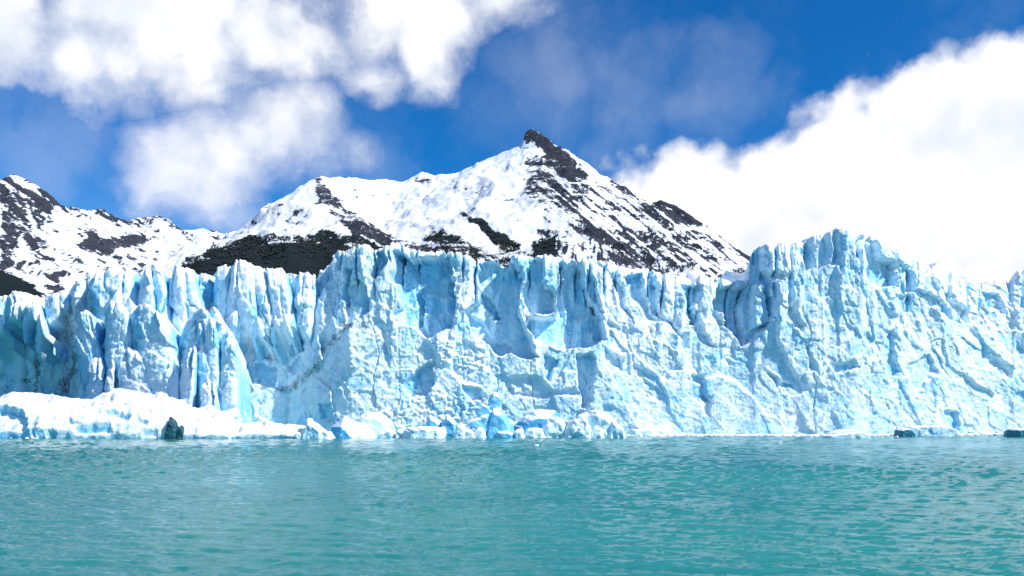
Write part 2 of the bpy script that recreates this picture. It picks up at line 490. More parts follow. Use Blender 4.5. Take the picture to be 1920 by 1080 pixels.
SKY_C = [(300, 530, 3150), (350, 494, 3200), (430, 441, 3280), (482, 414, 3340), (540, 370, 3420), (598, 331, 3500), (640, 332, 3600), (700, 337, 3750),
         (735, 336, 3800), (762, 344, 3830), (775, 332, 3840), (790, 321, 3850), (815, 328, 3860), (860, 322, 3860), (900, 304, 3850), (940, 285, 3830),
         (984, 268, 3800)]
SKY_R = [(1010, 262, 3790), (1040, 270, 3770), (1065, 283, 3750), (1085, 302, 3730), (1106, 334, 3700), (1130, 350, 3670), (1150, 350, 3650), (1166, 352, 3640),
         (1185, 368, 3620), (1215, 380, 3590), (1240, 375, 3570), (1275, 390, 3530), (1310, 415, 3480), (1342, 440, 3430), (1382, 465, 3380), (1412, 490, 3340),
         (1450, 530, 3300), (1600, 600, 3200)]
rid_c = [(SKY_C[:6], 1.0, 0.92), (SKY_C[5:], 0.70, 0.60), (SKY_R, 0.75, 0.62),
         ([(984, 268, 3800), (1010, 262, 3790)], 0.8, 0.6),
         ([(986, 241, 3790), (1000, 238, 3790), (1014, 250, 3785)], 3.6, 3.0),
         ([(1014, 250, 3785), (1040, 268, 3770), (1066, 282, 3750), (1086, 300, 3730)], 1.6, 1.0),
         ([(598, 331, 3500), (615, 362, 3440), (645, 395, 3360), (700, 428, 3270), (770, 455, 3190), (870, 480, 3090), (980, 505, 3000)], 0.85, 0.75),
         ([(990, 272, 3800), (1005, 320, 3700), (1030, 365, 3610), (1070, 415, 3500), (1130, 470, 3370), (1210, 520, 3250)], 0.85, 0.6),
         ([(830, 372, 3700), (880, 408, 3560), (960, 455, 3400), (1010, 490, 3300)], 0.5, 0.42),
         ([(1166, 352, 3640), (1190, 400, 3540), (1235, 455, 3420), (1290, 520, 3300)], 0.8, 0.6),
         ([(1240, 375, 3570), (1290, 425, 3460), (1350, 490, 3330), (1380, 530, 3270)], 0.8, 0.6),
         ([(540, 370, 3420), (545, 420, 3300), (560, 470, 3180), (580, 530, 3080)], 0.8, 0.7),
         ([(430, 441, 3280), (450, 480, 3180), (470, 530, 3080)], 0.8, 0.75)]
rocks_c = [
    ([(984, 272), (984, 238), (1015, 246), (1065, 280), (1086, 298), (1110, 336), (1075, 337), (1042, 332), (1030, 310), (1018, 288), (1004, 268)], 0.74),
    ([(985, 295), (1030, 300), (1042, 335), (1062, 345), (1082, 400), (1112, 440), (1080, 432), (1040, 380), (1000, 375), (984, 362), (990, 330)], 0.52),
    ([(1040, 345), (1078, 390), (1122, 430), (1165, 470), (1205, 502), (1180, 502), (1120, 456), (1060, 402)], 0.62),
    ([(1120, 343), (1178, 350), (1190, 368), (1240, 400), (1250, 430), (1200, 412), (1182, 440), (1150, 400)], 0.46),
    ([(1208, 380), (1240, 370), (1280, 388), (1322, 418), (1312, 428), (1270, 412), (1236, 398)], 0.95),
    ([(1290, 415), (1345, 440), (1414, 486), (1414, 520), (1360, 500), (1310, 460)], 0.46),
    ([(1065, 420), (1105, 425), (1130, 455), (1100, 450)], 0.8),
    ([(586, 333), (602, 331), (616, 358), (642, 384), (702, 422), (762, 449), (862, 474), (952, 482), (800, 486), (682, 448), (622, 412), (602, 382), (590, 360)], 0.60),
    ([(548, 402), (600, 372), (644, 404), (620, 398), (600, 386)], 0.55),
    ([(775, 330), (815, 325), (815, 342), (780, 346)], 0.45),
    ([(650, 360), (680, 352), (680, 372), (660, 376)], 0.42),
]
forests_c = [
    ([(330, 500), (430, 446), (480, 436), (520, 440), (560, 436), (600, 428), (650, 434), (700, 448), (760, 463), (860, 476), (940, 484), (940, 540), (330, 540)], 0.60),
    ([(340, 500), (440, 462), (560, 452), (640, 450), (690, 470), (640, 540), (340, 540)], 0.84),
    ([(780, 446), (822, 430), (862, 440), (902, 460), (985, 482), (860, 490)], 0.56),
    ([(858, 398), (902, 412), (962, 450), (978, 468), (930, 457)], 0.9),
    ([(1000, 456), (1042, 438), (1054, 478), (1000, 486)], 0.85),
    ([(940, 455), (1000, 470), (1100, 480), (1200, 505), (1000, 520), (900, 500)], 0.50),
    ([(1130, 455), (1160, 450), (1190, 485), (1150, 480)], 0.5),
]
def base_c(px, py):
    return 0.02 + 0.27 * sstep(985, 1030, px) * sstep(330, 370, py) + 0.10 * sstep(420, 470, py)
build_c = build_mountain('mountain', -1450, 1500, 2850, 4150, 4.8, rid_c, rocks_c, forests_c, M_MTN, 21,
                         'snow covered mountain with a dark rock crag on its summit', 52, base_c,
                         [(40, lambda x, y: sstep(990, 1040, x) * 0.55), (28, lambda x, y: 0.30 * sstep(560, 600, x) * (1 - sstep(700, 800, x)) * sstep(350, 400, y)), (-30, lambda x, y: 0.22 * (1 - sstep(560, 600, x)))])

SKY_L = [(-500, 430, 5300), (-250, 400, 5150), (-60, 370, 5000), (0, 342, 4960), (25, 325, 4950), (50, 336, 4960), (86, 358, 4980), (130, 387, 5010), (165, 394, 5040),
         (190, 390, 5060), (215, 405, 5080), (240, 414, 5100), (265, 407, 5120), (300, 405, 5150), (325, 420, 5160), (345, 431, 5170), (382, 428, 5180),
         (422, 437, 5200), (470, 448, 5220), (700, 470, 5300)]
rid_l = [(SKY_L, 0.66, 0.5),
         ([(25, 325, 4950), (60, 380, 4820), (95, 430, 4700), (120, 480, 4560), (150, 540, 4400), (170, 600, 4250)], 0.7, 0.5),
         ([(0, 342, 4960), (-10, 400, 4780), (0, 470, 4580), (40, 540, 4380)], 0.75, 0.55),
         ([(240, 414, 5100), (230, 445, 4980), (200, 462, 4880), (165, 478, 4800)], 0.5, 0.42),
         ([(300, 405, 5150), (330, 450, 4990), (380, 490, 4830), (430, 540, 4650)], 0.5, 0.42)]
rocks_l = [
    ([(0, 342), (25, 322), (62, 343), (92, 358), (138, 388), (112, 386), (92, 396), (102, 422), (72, 426), (60, 402), (40, 372), (60, 420), (82, 440), (90, 470), (62, 466), (40, 442), (22, 480), (36, 506), (0, 502)], 0.80),
    ([(30, 335), (72, 352), (70, 360), (40, 350)], 0.0),
    ([(150, 460), (166, 440), (182, 444), (182, 470), (170, 474)], 0.95),
    ([(186, 446), (200, 444), (268, 438), (282, 454), (222, 470), (184, 476)], 0.88),
    ([(160, 392), (180, 388), (245, 412), (268, 408), (266, 424), (236, 418), (200, 408)], 0.62),
    ([(282, 403), (320, 412), (342, 430), (310, 414)], 0.62),
    ([(380, 428), (425, 436), (420, 448), (398, 452)], 0.60),
    ([(230, 478), (262, 472), (330, 500), (260, 488)], 0.5),
]
forests_l = [([(-300, 490), (0, 505), (60, 528), (100, 565), (-300, 600)], 0.85)]
def base_l(px, py):
    return 0.17 + 0.20 * sstep(440, 500, py) * (1 - sstep(100, 180, px)) + 0.10 * sstep(455, 490, py) * sstep(220, 300, px)
build_mountain('far_mountain_ridge', -4000, -700, 3900, 5450, 8.0, rid_l, rocks_l, forests_l, M_MTN2, 77,
               'far rocky ridge with snowfields and a dark pointed summit', 60, base_l, [(33, lambda x, y: 0.5 + 0 * x), (60, lambda x, y: 0.35 * (1 - sstep(60, 160, x)))])

# low snow slopes closing the view between and beyond the mountains
def build_land():
    xs = np.linspace(-9000, 9000, 120); ys = np.linspace(1200, 9000, 60)
    X, Y = np.meshgrid(xs, ys)
    Z = 25 * fbm(X / 1500, Y / 1500, 5, 5) + 20 + 0.008 * (Y - 1200)
    v = np.stack([X, Y, Z], -1).reshape(-1, 3)
    o = mesh_from('valley_floor', v, grid_quads(60, 120).reshape(-1, 4), M_MTN, attrs={'rock': np.full(X.size, 0.15), 'forest': np.zeros(X.size)})
    tag(o, 'snowy ground behind the glacier', kind='structure')
build_land()

# southern beech wood on the lower slopes, too many trees to count
def build_forest(field_, n_tree):
    X, Y, H, Fo = field_
    r3 = np.random.default_rng(3)
    px = CX + X / Y * F
    cand = np.argwhere((Fo > 0.45) & (fbm(X / 70, Y / 70, 4, 8) + Fo > 0.62))
    pick = cand[r3.choice(len(cand), min(n_tree, len(cand) * 2), replace=True)]
    V = []; T = []
    n = len(pick)
    bx = X[pick[:, 0], pick[:, 1]] + r3.uniform(-3.5, 3.5, n); by = Y[pick[:, 0], pick[:, 1]] + r3.uniform(-4, 4, n); bz = H[pick[:, 0], pick[:, 1]]
    h = r3.uniform(3.5, 9, n); w = h * r3.uniform(0.3, 0.5, n); a0 = r3.uniform(0, 6.28, n)
    rings = []
    for k in range(5):
        a = a0 + k * 2 * math.pi / 5
        rings.append(np.stack([bx + w * np.cos(a), by + w * np.sin(a), bz + h * (0.18 + 0.2 * ((k * 7) % 3) / 3)], -1))
    top = np.stack([bx + r3.uniform(-1, 1, n), by, bz + h], -1); bot = np.stack([bx, by, bz - 2.0], -1)
    v = np.stack(rings + [top, bot], 1).reshape(-1, 3)
    base = np.arange(n)[:, None] * 7
    t = np.concatenate([np.stack([base[:, 0] + k, base[:, 0] + (k + 1) % 5, base[:, 0] + 5], -1) for k in range(5)] +
                       [np.stack([base[:, 0] + (k + 1) % 5, base[:, 0] + k, base[:, 0] + 6], -1) for k in range(5)])
    o = mesh_from('forest', v, t, M_TREE, smooth=False)
    tag(o, 'dark wood on the snowy lower slope of the mountain', 'forest', kind='stuff')
build_forest(build_c, 12000)

# ------------------------------------------------------------------ glacier
RIM = [(-400, 560), (-260, 545), (-120, 565), (-40, 556), (0, 554), (16, 552), (31, 548), (47, 554), (62, 560), (78, 568), (86, 566), (93, 560), (113, 546), (130, 544), (138, 537), (159, 519),
       (168, 510), (175, 508), (210, 506), (249, 509), (257, 517), (268, 513), (280, 501), (303, 498), (327, 498), (350, 506), (357, 516), (360, 502), (389, 507), (395, 516),
       (400, 500), (424, 500), (428, 487), (443, 492), (453, 488), (500, 502), (505, 498), (544, 504), (587, 513), (595, 502), (607, 493), (620, 478), (633, 470), (649, 470),
       (664, 461), (695, 461), (711, 470), (721, 467), (730, 455), (742, 455), (773, 467), (812, 474), (828, 471), (867, 476), (890, 482), (921, 488), (952, 494), (957, 482),
       (975, 476), (999, 480), (1022, 478), (1063, 484), (1087, 488), (1102, 484), (1149, 494), (1180, 502), (1223, 504), (1250, 513), (1289, 521), (1310, 527), (1315, 514),
       (1335, 519), (1367, 525), (1398, 527), (1406, 524), (1413, 508), (1415, 472), (1421, 461), (1437, 457), (1448, 461), (1476, 457), (1503, 453), (1514, 445), (1534, 441),
       (1553, 434), (1580, 425), (1596, 430), (1608, 436), (1623, 441), (1650, 451), (1689, 471), (1724, 492), (1744, 502), (1759, 490), (1779, 506), (1806, 517), (1841, 529),
       (1880, 527), (1895, 533), (1903, 513), (1920, 501), (1932, 508), (1960, 526), (2040, 534), (2200, 525), (2400, 530)]
FRONT = [(-400, 500), (-250, 470), (0, 402), (60, 384), (120, 368), (150, 357), (170, 353), (300, 347), (450, 339), (540, 337), (590, 333), (620, 330), (660, 327), (742, 327), (860, 330),
         (1000, 332), (1110, 330), (1250, 331), (1385, 331), (1420, 330), (1600, 330), (1750, 337), (1920, 346), (2400, 372)]
LEAN = [(-400, 5), (140, 5), (200, 7), (450, 9), (520, 17), (590, 13), (660, 9), (742, 8), (1060, 9), (1160, 21), (1300, 22), (1400, 17), (1460, 14), (1600, 12), (1700, 22), (1900, 30), (2400, 30)]
ROLL = [(-400, 8), (150, 8), (300, 7), (540, 10), (620, 4), (742, 3.5), (860, 4), (1100, 5), (1200, 7), (1390, 7), (1415, 4), (1600, 4), (1700, 7), (1900, 9), (2400, 9)]
# (outline in photograph pixels, depth in m (negative = hollow), fresh blue ice plus painted-in hollow shade 0..1)
FEATS = [
    ([(526, 603), (560, 560), (590, 508), (612, 482), (622, 486), (616, 515), (600, 545), (586, 575), (571, 605)], -9.00, 0.15),
    ([(655, 498), (661, 498), (655, 545), (648, 575), (643, 572), (650, 540)], -4.00, 0.5),
    ([(668, 519), (686, 535), (690, 583), (652, 604), (643, 580), (655, 548)], -3.60, 0.3),
    ([(711, 474), (724, 474), (724, 490), (707, 520), (693, 520), (700, 498)], -6.00, 0.5),
    ([(738, 470), (769, 490), (812, 478), (843, 474), (846, 521), (851, 560), (845, 610), (797, 633), (777, 615), (742, 611), (738, 591), (752, 560), (734, 525)], -12.50, 0.55),
    ([(742, 470), (752, 476), (752, 530), (740, 528), (734, 510)], -3.00, 0.6),
    ([(777, 545), (786, 540), (790, 600), (782, 608)], -3.00, 0.3),
    ([(898, 494), (944, 490), (956, 480), (975, 500), (977, 544), (972, 583), (986, 622), (1008, 669), (975, 670), (936, 662), (882, 619), (870, 585), (894, 568), (899, 540)], -12.00, 0.45),
    ([(900, 545), (925, 566), (935, 590), (928, 592), (905, 570), (896, 555)], -3.50, 0.8),
    ([(1001, 480), (1021, 484), (1025, 533), (1042, 544), (1038, 585), (991, 585), (978, 548), (983, 517)], -9.00, 0.4),
    ([(1052, 490), (1089, 494), (1112, 560), (1131, 587), (1136, 640), (1104, 654), (1056, 654), (1005, 639), (985, 607), (992, 590), (1042, 596), (1046, 537)], -12.50, 0.45),
    ([(1102, 500), (1112, 518), (1135, 585), (1120, 578), (1101, 535)], -4.50, 0.45),
    ([(1149, 508), (1170, 544), (1190, 608), (1172, 574), (1149, 534)], -4.50, 0.4),
    ([(1168, 518), (1203, 513), (1212, 552), (1228, 595), (1240, 609), (1219, 601), (1193, 562), (1178, 541)], -6.50, 0.4),
    ([(1218, 508), (1231, 513), (1232, 548), (1243, 605), (1227, 592), (1214, 548)], -5.00, 0.4),
    ([(1236, 590), (1262, 600), (1280, 635), (1250, 618)], -2.60, 0.2),
    ([(1278, 534), (1317, 533), (1314, 552), (1301, 572), (1305, 608), (1296, 610), (1284, 564)], -6.00, 0.4),
    ([(1306, 580), (1328, 626), (1341, 655), (1319, 640), (1302, 607)], -5.00, 0.3),
    ([(1340, 560), (1352, 590), (1362, 612), (1350, 610), (1338, 585)], -3.00, 0.3),
    ([(1345, 538), (1382, 533), (1406, 540), (1398, 576), (1404, 640), (1394, 645), (1362, 613), (1361, 587), (1345, 577)], -13.00, 0.6),
    ([(1414, 456), (1432, 456), (1436, 498), (1449, 511), (1449, 560), (1450, 607), (1406, 640), (1396, 583), (1404, 529), (1414, 509)], -8.00, 0.25),
    ([(1420, 532), (1430, 525), (1438, 532), (1440, 560), (1452, 604), (1416, 612), (1418, 576)], 6.50, 0.0),
    ([(1505, 446), (1520, 440), (1530, 500), (1514, 506)], -4.40, 0.3),
    ([(1534, 438), (1550, 434), (1556, 492), (1540, 500)], -4.00, 0.3),
    ([(1560, 430), (1572, 430), (1574, 496), (1562, 492)], -3.60, 0.3),
    ([(1576, 470), (1586, 510), (1580, 515), (1572, 480)], -2.40, 0.2),
    ([(1603, 436), (1612, 436), (1611, 490), (1605, 480)], -3.20, 0.2),
    ([(1612, 440), (1632, 443), (1652, 478), (1684, 498), (1686, 539), (1642, 539), (1626, 513), (1631, 498), (1614, 463)], -7.20, 0.25),
    ([(1683, 490), (1710, 504), (1722, 543), (1704, 550), (1688, 513)], -3.72, 0.25),
    ([(1706, 540), (1748, 550), (1781, 576), (1781, 601), (1757, 581), (1730, 558)], -3.10, 0.25),
    ([(1768, 545), (1792, 554), (1820, 587), (1820, 613), (1800, 589), (1781, 566)], -3.10, 0.2),
    ([(1843, 548), (1878, 554), (1887, 589), (1857, 585)], -2.79, 0.3),
    ([(1668, 562), (1711, 552), (1711, 585), (1690, 580)], -1.86, 0.3),
    ([(1843, 647), (1897, 692), (1894, 710), (1862, 686), (1843, 671)], -1.70, 0.2),
    ([(1478, 507), (1486, 520), (1484, 576), (1505, 607), (1500, 620), (1477, 591)], -3.60, 0.2),
    ([(1437, 500), (1476, 520), (1470, 530), (1440, 515)], -3.00, 0.2),
    ([(1440, 696), (1458, 704), (1464, 728), (1444, 708)], -3.00, 0.2),
    ([(1460, 712), (1492, 720), (1488, 728), (1462, 724)], -1.92, 0.2),
    ([(1561, 690), (1600, 672), (1617, 688), (1569, 714)], -2.08, 0.75),
    ([(1658, 640), (1672, 620), (1690, 700), (1668, 712)], -2.00, 0.6),
    ([(1700, 690), (1750, 660), (1760, 700), (1720, 735)], -1.36, 0.45),
    ([(1773, 772), (1794, 772), (1794, 803), (1785, 803)], -1.98, 0.7),
    ([(1910, 735), (1930, 728), (1935, 765), (1912, 755)], -2.48, 0.6),
    ([(812, 678), (814, 719), (797, 741), (767, 747), (759, 719), (781, 690)], -6.50, 0.3),
    ([(930, 640), (966, 650), (950, 672), (930, 662)], -2.50, 0.2),
    ([(1018, 667), (1046, 677), (1028, 714), (1018, 708)], -3.50, 0.25),
    ([(1085, 667), (1112, 667), (1116, 700), (1107, 723), (1107, 756), (1090, 764), (1086, 708)], -5.00, 0.3),
    ([(1131, 647), (1166, 673), (1166, 694), (1139, 669)], -3.50, 0.25),
    ([(1293, 700), (1320, 706), (1318, 722), (1298, 716)], -2.50, 0.2),
    ([(1316, 740), (1330, 752), (1336, 760), (1320, 752)], -2.50, 0.2),
    ([(865, 720), (900, 730), (905, 752), (875, 748)], -2.50, 0.25),
    ([(960, 740), (1080, 728), (1085, 740), (1000, 746)], -2.20, 0.3),
    ([(532, 641), (557, 630), (569, 649), (573, 663), (491, 675), (513, 657)], -4.00, 0.35),
    ([(478, 686), (519, 686), (519, 729), (480, 725)], -3.50, 0.45),
    ([(540, 690), (560, 672), (575, 690), (552, 704)], -3.00, 0.4),
    ([(598, 760), (618, 756), (622, 790), (600, 790)], -2.50, 0.4),
    ([(720, 640), (735, 660), (733, 690), (722, 676)], -2.00, 0.3),
    # seracs standing along the crest further left
    ([(291, 505), (302, 505), (303, 574), (293, 574)], -7.00, 1.0),
    ([(325, 523), (352, 546), (348, 578), (333, 585)], -5.50, 0.3),
    ([(352, 500), (360, 500), (360, 540), (354, 535)], -5.00, 0.8),
    ([(378, 531), (402, 512), (414, 533), (394, 566), (385, 581), (378, 570)], -7.00, 0.7),
    ([(392, 500), (402, 498), (404, 520), (392, 524)], -4.00, 0.4),
    ([(422, 495), (431, 486), (430, 545), (420, 560)], -4.00, 0.3),
    ([(441, 546), (466, 517), (487, 515), (483, 550), (446, 578)], -5.50, 0.3),
    ([(486, 535), (506, 531), (499, 570), (486, 578)], -4.50, 0.3),
    ([(424, 574), (433, 574), (431, 612), (425, 608)], -4.00, 0.8),
    ([(262, 524), (272, 514), (271, 566), (258, 572)], -4.00, 0.3),
    ([(168, 512), (186, 530), (246, 532), (232, 560), (196, 570), (150, 600), (150, 560), (140, 540)], -3.50, 0.35),
    ([(40, 565), (56, 570), (58, 610), (44, 600)], -5.00, 0.8),
    ([(94, 575), (108, 590), (106, 604), (96, 596)], -3.00, 0.5),
]
DIRT_LINES = [([(660, 608), (640, 622), (612, 645), (602, 677), (583, 700), (556, 723), (528, 731)], 6.0, 0.70),
              ([(500, 748), (492, 760), (484, 790)], 4.5, 0.5), ([(962, 724), (950, 742), (944, 765)], 4.5, 0.5),
              ([(640, 612), (668, 604), (690, 618)], 8.0, 0.62),
              ([(606, 640), (590, 690)], 8, 0.42),
              ([(1474, 752), (1480, 806)], 4.0, 0.55), ([(700, 470 + 135), (680, 600), (660, 612)], 4.0, 0.6),
              ([(0, 734), (25, 725), (62, 704), (64, 680)], 8.0, 0.85), ([(62, 700), (70, 740)], 7.0, 0.85), ([(132, 660), (140, 690), (124, 720), (116, 745)], 10.0, 0.85),
              ([(135, 580), (120, 630), (138, 670)], 11.0, 0.78), ([(20, 610), (60, 650), (100, 640)], 18.0, 0.7), ([(0, 660), (30, 700)], 12, 0.5)]
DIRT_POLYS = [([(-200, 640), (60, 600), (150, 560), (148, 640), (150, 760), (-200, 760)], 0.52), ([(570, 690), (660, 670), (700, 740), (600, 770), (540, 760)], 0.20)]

def clefts(us, cell, seed):
    """where the crest splits between neighbouring seracs: 1 at the split, with a random weight per split"""
    x = us / cell; i = np.floor(x)
    c = np.stack([i + k + 0.5 + 0.85 * (_h(i + k, i * 0, seed) - 0.5) for k in (-2, -1, 0, 1, 2)])
    mids = 0.5 * (c[1:] + c[:-1]); d = np.abs(mids - x)
    wgt = np.stack([_h(i + k, i * 0, seed + 3) for k in (-2, -1, 0, 1)])
    k = np.argmin(d, 0); j = np.arange(len(us))
    return d[k, j] * cell, wgt[k, j]
def blades(us, cell, seed):
    """sharp upright blades side by side: 1 on the edge of a blade, 0 in the gap"""
    x = us / cell; i = np.floor(x)
    e = np.stack([i + k + 0.7 * (_h(i + k, i * 0, seed) - 0.5) for k in (-1, 0, 1, 2)])
    lo = np.where(x >= e[2], e[2], np.where(x >= e[1], e[1], e[0])); hi = np.where(x >= e[2], e[3], np.where(x >= e[1], e[2], e[1]))
    p = (x - lo) / (hi - lo)
    sk = 0.35 + 0.35 * _h(np.floor(lo * 977), i * 0, seed + 1); am = 0.45 + 0.75 * _h(np.floor(lo * 977), i * 0, seed + 2)
    return np.where(p < sk, p / sk, (1 - p) / (1 - sk)) * am
def ice_sheet(us, nrow, rim, front, lean, roll, feats, seed, back, dirt_lines=(), dirt_polys=(), flute=1.5, back_drop=0.0, blade=None, split=1.0, rough=1.0):
    r = interp(us, rim)
    jag = 2.2 * fbm(us / 11.0, us * 0, 4, seed + 1) + 2.0 * facets(us, us * 0 + 0.3, 9, 9, seed + 2, 0.8)
    cd, cw = clefts(us, 27.0, seed + 5); cd2, cw2 = clefts(us, 10.0, seed + 6)
    cw = cw * split; cw2 = cw2 * split
    r = r + 0.8 * jag + 9.0 * cw ** 2 * (1 - sstep(0.5, 6.0, cd)) + 3.5 * cw2 ** 2 * (1 - sstep(0.3, 2.2, cd2))
    ba = interp(us, blade[0]); bt = blades(us + 3 * vn(us / 9.0, us * 0, seed + 8), blade[1], seed + 7)
    r = r - 1.6 * ba * (bt - 0.45)
    Y0 = interp(us, front); L = interp(us, lean); RO = interp(us, roll) * (1 + 0.35 * vn(us / 17.0, us * 0, seed + 3))
    Yr = Y0 + L + RO
    Zr = CAMH + (HOR - r) / F * Yr
    w = np.linspace(0, 1, nrow) ** 0.94
    Wg, Ug = np.meshgrid(w, us, indexing='ij')
    Z = -2.0 + Wg * (Zr + 2.0)
    s = np.clip((Z - (Zr - RO)) / RO, 0, 1)
    Y = Y0 + L * (0.55 * Wg + 0.45 * Wg ** 3) + RO * (1 - np.sqrt(np.maximum(1 - s * s * 0.995, 0)))
    X = (Ug - CX) / F * Y
    V = HOR - (Z - CAMH) * F / Y
    # ---- relief (m, positive = towards the lake)
    uw = Ug + 5 * fbm(Ug / 26, V / 26, 4, seed + 11) + 1.5 * fbm(Ug / 6, V / 6, 3, seed + 12)
    vw = V + 6 * fbm(Ug / 30, V / 30, 4, seed + 13) + 1.5 * fbm(Ug / 6, V / 6, 3, seed + 14)
    sh = interp(us, [(0, 0.0), (700, 0.05), (1050, 0.1), (1160, 0.4), (1380, 0.4), (1420, 0.12), (1600, 0.15), (1720, 0.45), (2400, 0.5)])
    sh = 0.7 * sh
    xx = X + sh * Z + 1.1 * fbm(X / 7, Z / 7, 4, seed + 15); zz = Z + 1.1 * fbm(X / 7, Z / 7, 4, seed + 16)
    am_ = rough * 0.75 + 0.45 * np.clip(fbm(X / 22, Z / 22, 3, seed + 17), -1, 1)
    D = 1.7 * interp(us, [(1380, 1.0), (1480, 0.65)]) * facets(xx, zz, 15, 24, seed + 20, 0.5, edge=0.05)
    D += 0.70 * am_ * facets(xx + 0.3 * zz, zz, 6.5, 8.0, seed + 30, 0.42, edge=0.05)
    D += 0.24 * am_ * facets(xx - 0.3 * zz, zz + 0.2 * xx, 3.4, 2.5, seed + 40, 0.5, edge=0.07)
    up = sstep(0.25, 0.75, Wg + 0.25 * vn(X / 14, Z / 14, seed + 18))
    D += split * (0.05 + 0.55 * up) * facets(xx, zz, 4.2, 20, seed + 23, 0.4, edge=0.06) + split * 0.14 * up * facets(xx, zz, 1.6, 7, seed + 24, 0.5, edge=0.10)
    rub = 0.11 * am_ + 0.5 * pmask(uw, vw, [(808, 640), (850, 625), (940, 690), (900, 700), (815, 690)], 14) + 0.5 * pmask(uw, vw, [(700, 760), (800, 735), (900, 745), (960, 780), (960, 820), (700, 820)], 16)
    D += rub * facets(xx, zz, 1.6, 1.15, seed + 50, 0.7, edge=0.15)
    D += 0.10 * fbm(X / 0.9, Z / 0.9, 3, seed + 60)
    # blades: narrow edges towards the lake, gaps between them
    bb = blades((Ug + 8 * fbm(Ug / 60, V / 45, 3, seed + 21) + 0.12 * (V - 560)).ravel(), blade[1], seed + 7).reshape(Ug.shape)
    D += ba * (bb - 0.5) * (blade[2] + (1 - blade[2]) * sstep(0.35, 0.75, Wg))
    # fluted ribs near the crest
    fl = ridged((X + sh * Z) / 9.0, Z / 60.0, 3, seed + 70, 0.55) - 0.5
    D += flute * fl * sstep(0.35, 0.8, Wg)
    # deep narrow joints
    j = np.abs(vn((X + sh * Z + 1.5 * fbm(X / 8, Z / 8, 3, seed + 71)) / 7.5, Z / 160.0, seed + 72))
    D -= 1.1 * (1 - sstep(0.0, 0.03, j)) * sstep(0.25, 0.6, vn(X / 25, Z / 18, seed + 73) * 0.5 + 0.55)
    blue = 0.10 * (fbm(X / 14, Z / 14, 3, seed + 80) > 0.25)
    # crevasses running down from the splits in the crest
    drop_ = (1 - Wg) * (Zr + 2)
    ln_ = (4 + 26 * cw ** 1.5)[None, :]
    lat = np.abs(np.interp((Ug + (uw - Ug) * 0.55).ravel(), us, cd).reshape(Ug.shape))
    cm = (1 - sstep(0.8, 3.0, lat)) * (1 - sstep(0.5, 1.0, drop_ / ln_)) * sstep(0.2, 0.5, cw)[None, :]
    D -= 3.6 * cm
    blue = np.maximum(blue, 0.8 * cm)
    for poly, dep, bl in feats:
        m = pmask(uw, vw, poly, 1.9)
        if not m.any(): continue
        xs_ = [p[0] for p in poly]
        tx = np.clip((Ug - min(xs_)) / (max(xs_) - min(xs_) + 1e-6), 0, 1)
        D += m * dep * ((0.75 + 0.5 * tx) if dep < 0 else 1.0)
        blue = np.maximum(blue, bl * pmask(uw, vw, poly, 7))
    dirt = np.zeros_like(X)
    rag = 0.35 + 0.95 * np.clip(0.5 + 0.7 * fbm(Ug / 9, V / 9, 3, seed + 85), 0, 1)
    for pts, wd_, val in dirt_lines:
        d = sdline(uw + 2.5 * fbm(Ug / 5, V / 5, 2, seed + 86), vw, pts) / rag
        dirt = np.maximum(dirt, val * (1 - sstep(wd_ * 0.4, wd_ * 1.6, d)))
        if wd_ < 4: D -= 1.4 * (1 - sstep(0.5, 2.6, d))
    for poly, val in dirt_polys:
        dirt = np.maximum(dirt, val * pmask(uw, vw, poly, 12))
    # the relief dies out over the rounded crest so that the skyline keeps its place
    D *= 1 - 0.35 * s
    Y = Y - D
    # follow the line of sight of the flat wall only in height, the hollows keep their own depth
    # ---- surface running back from the crest
    dist = np.array(back)
    if isinstance(back_drop, list): back_drop = interp(us, back_drop)[None, :]
    nb = len(dist)
    Yb = Y[-1][None, :] + dist[:, None]
    am = np.minimum(0.07 * dist, 5.0)[:, None]
    Zb = Z[-1][None, :] - np.asarray(back_drop) * np.minimum(dist, 45)[:, None] + am * (facets(np.broadcast_to(X[-1], Yb.shape), Yb, 8, 8, seed + 90, 0.7) - 0.7) + 0.02 * dist[:, None]
    Xb = X[-1][None, :] * np.ones((nb, 1))
    X = np.vstack([X, Xb]); Y = np.vstack([Y, Yb]); Z = np.vstack([Z, Zb])
    pad = lambda a: np.vstack([a, np.zeros((nb, a.shape[1]))])
    verts = np.stack([X, Y, Z], -1)
    return verts, {'blue': pad(blue), 'dirt': pad(dirt)}

glacier = bpy.data.objects.new('glacier', None); COL.objects.link(glacier)
glacier.location = (0, 330, 0)
tag(glacier, 'long blue white glacier wall with jagged crest rising behind the floating ice', 'glacier')

RIM_ALL = RIM
RIM = [(u, v + (11 if 172 <= u <= 592 else 0)) for u, v in RIM]
FRONT = [(u, y + (6 if 160 <= u <= 560 else 0)) for u, y in FRONT]
us = np.concatenate([np.arange(-400, -40, 6.0), np.arange(-40, 1962, 1.3), np.arange(1964, 2400, 6.0)])
NROW = 235
back = [1.0, 2.5, 4.5, 7, 10, 15, 22, 32, 46, 66, 95, 135, 190]
verts, attrs = ice_sheet(us, NROW, RIM, FRONT, LEAN, ROLL, FEATS, 300, back, DIRT_LINES, DIRT_POLYS, back_drop=[(1380, 0.0), (1404, 0.1), (1412, 0.55), (1440, 0.55), (1470, 0.0), (1880, 0.0), (1896, 0.7), (1950, 0.7), (1975, 0.1)],
                         blade=([(-400, 2.5), (120, 2.5), (170, 2.4), (430, 2.4), (500, 2.0), (590, 2.0), (640, 1.6), (1090, 1.6), (1150, 2.2), (1380, 2.0), (1420, 1.2), (2400, 1.2)], 33.0, 0.12))
nr, nc = verts.shape[:2]
Q = grid_quads(nr, nc)
verts[..., 1] -= 330.0
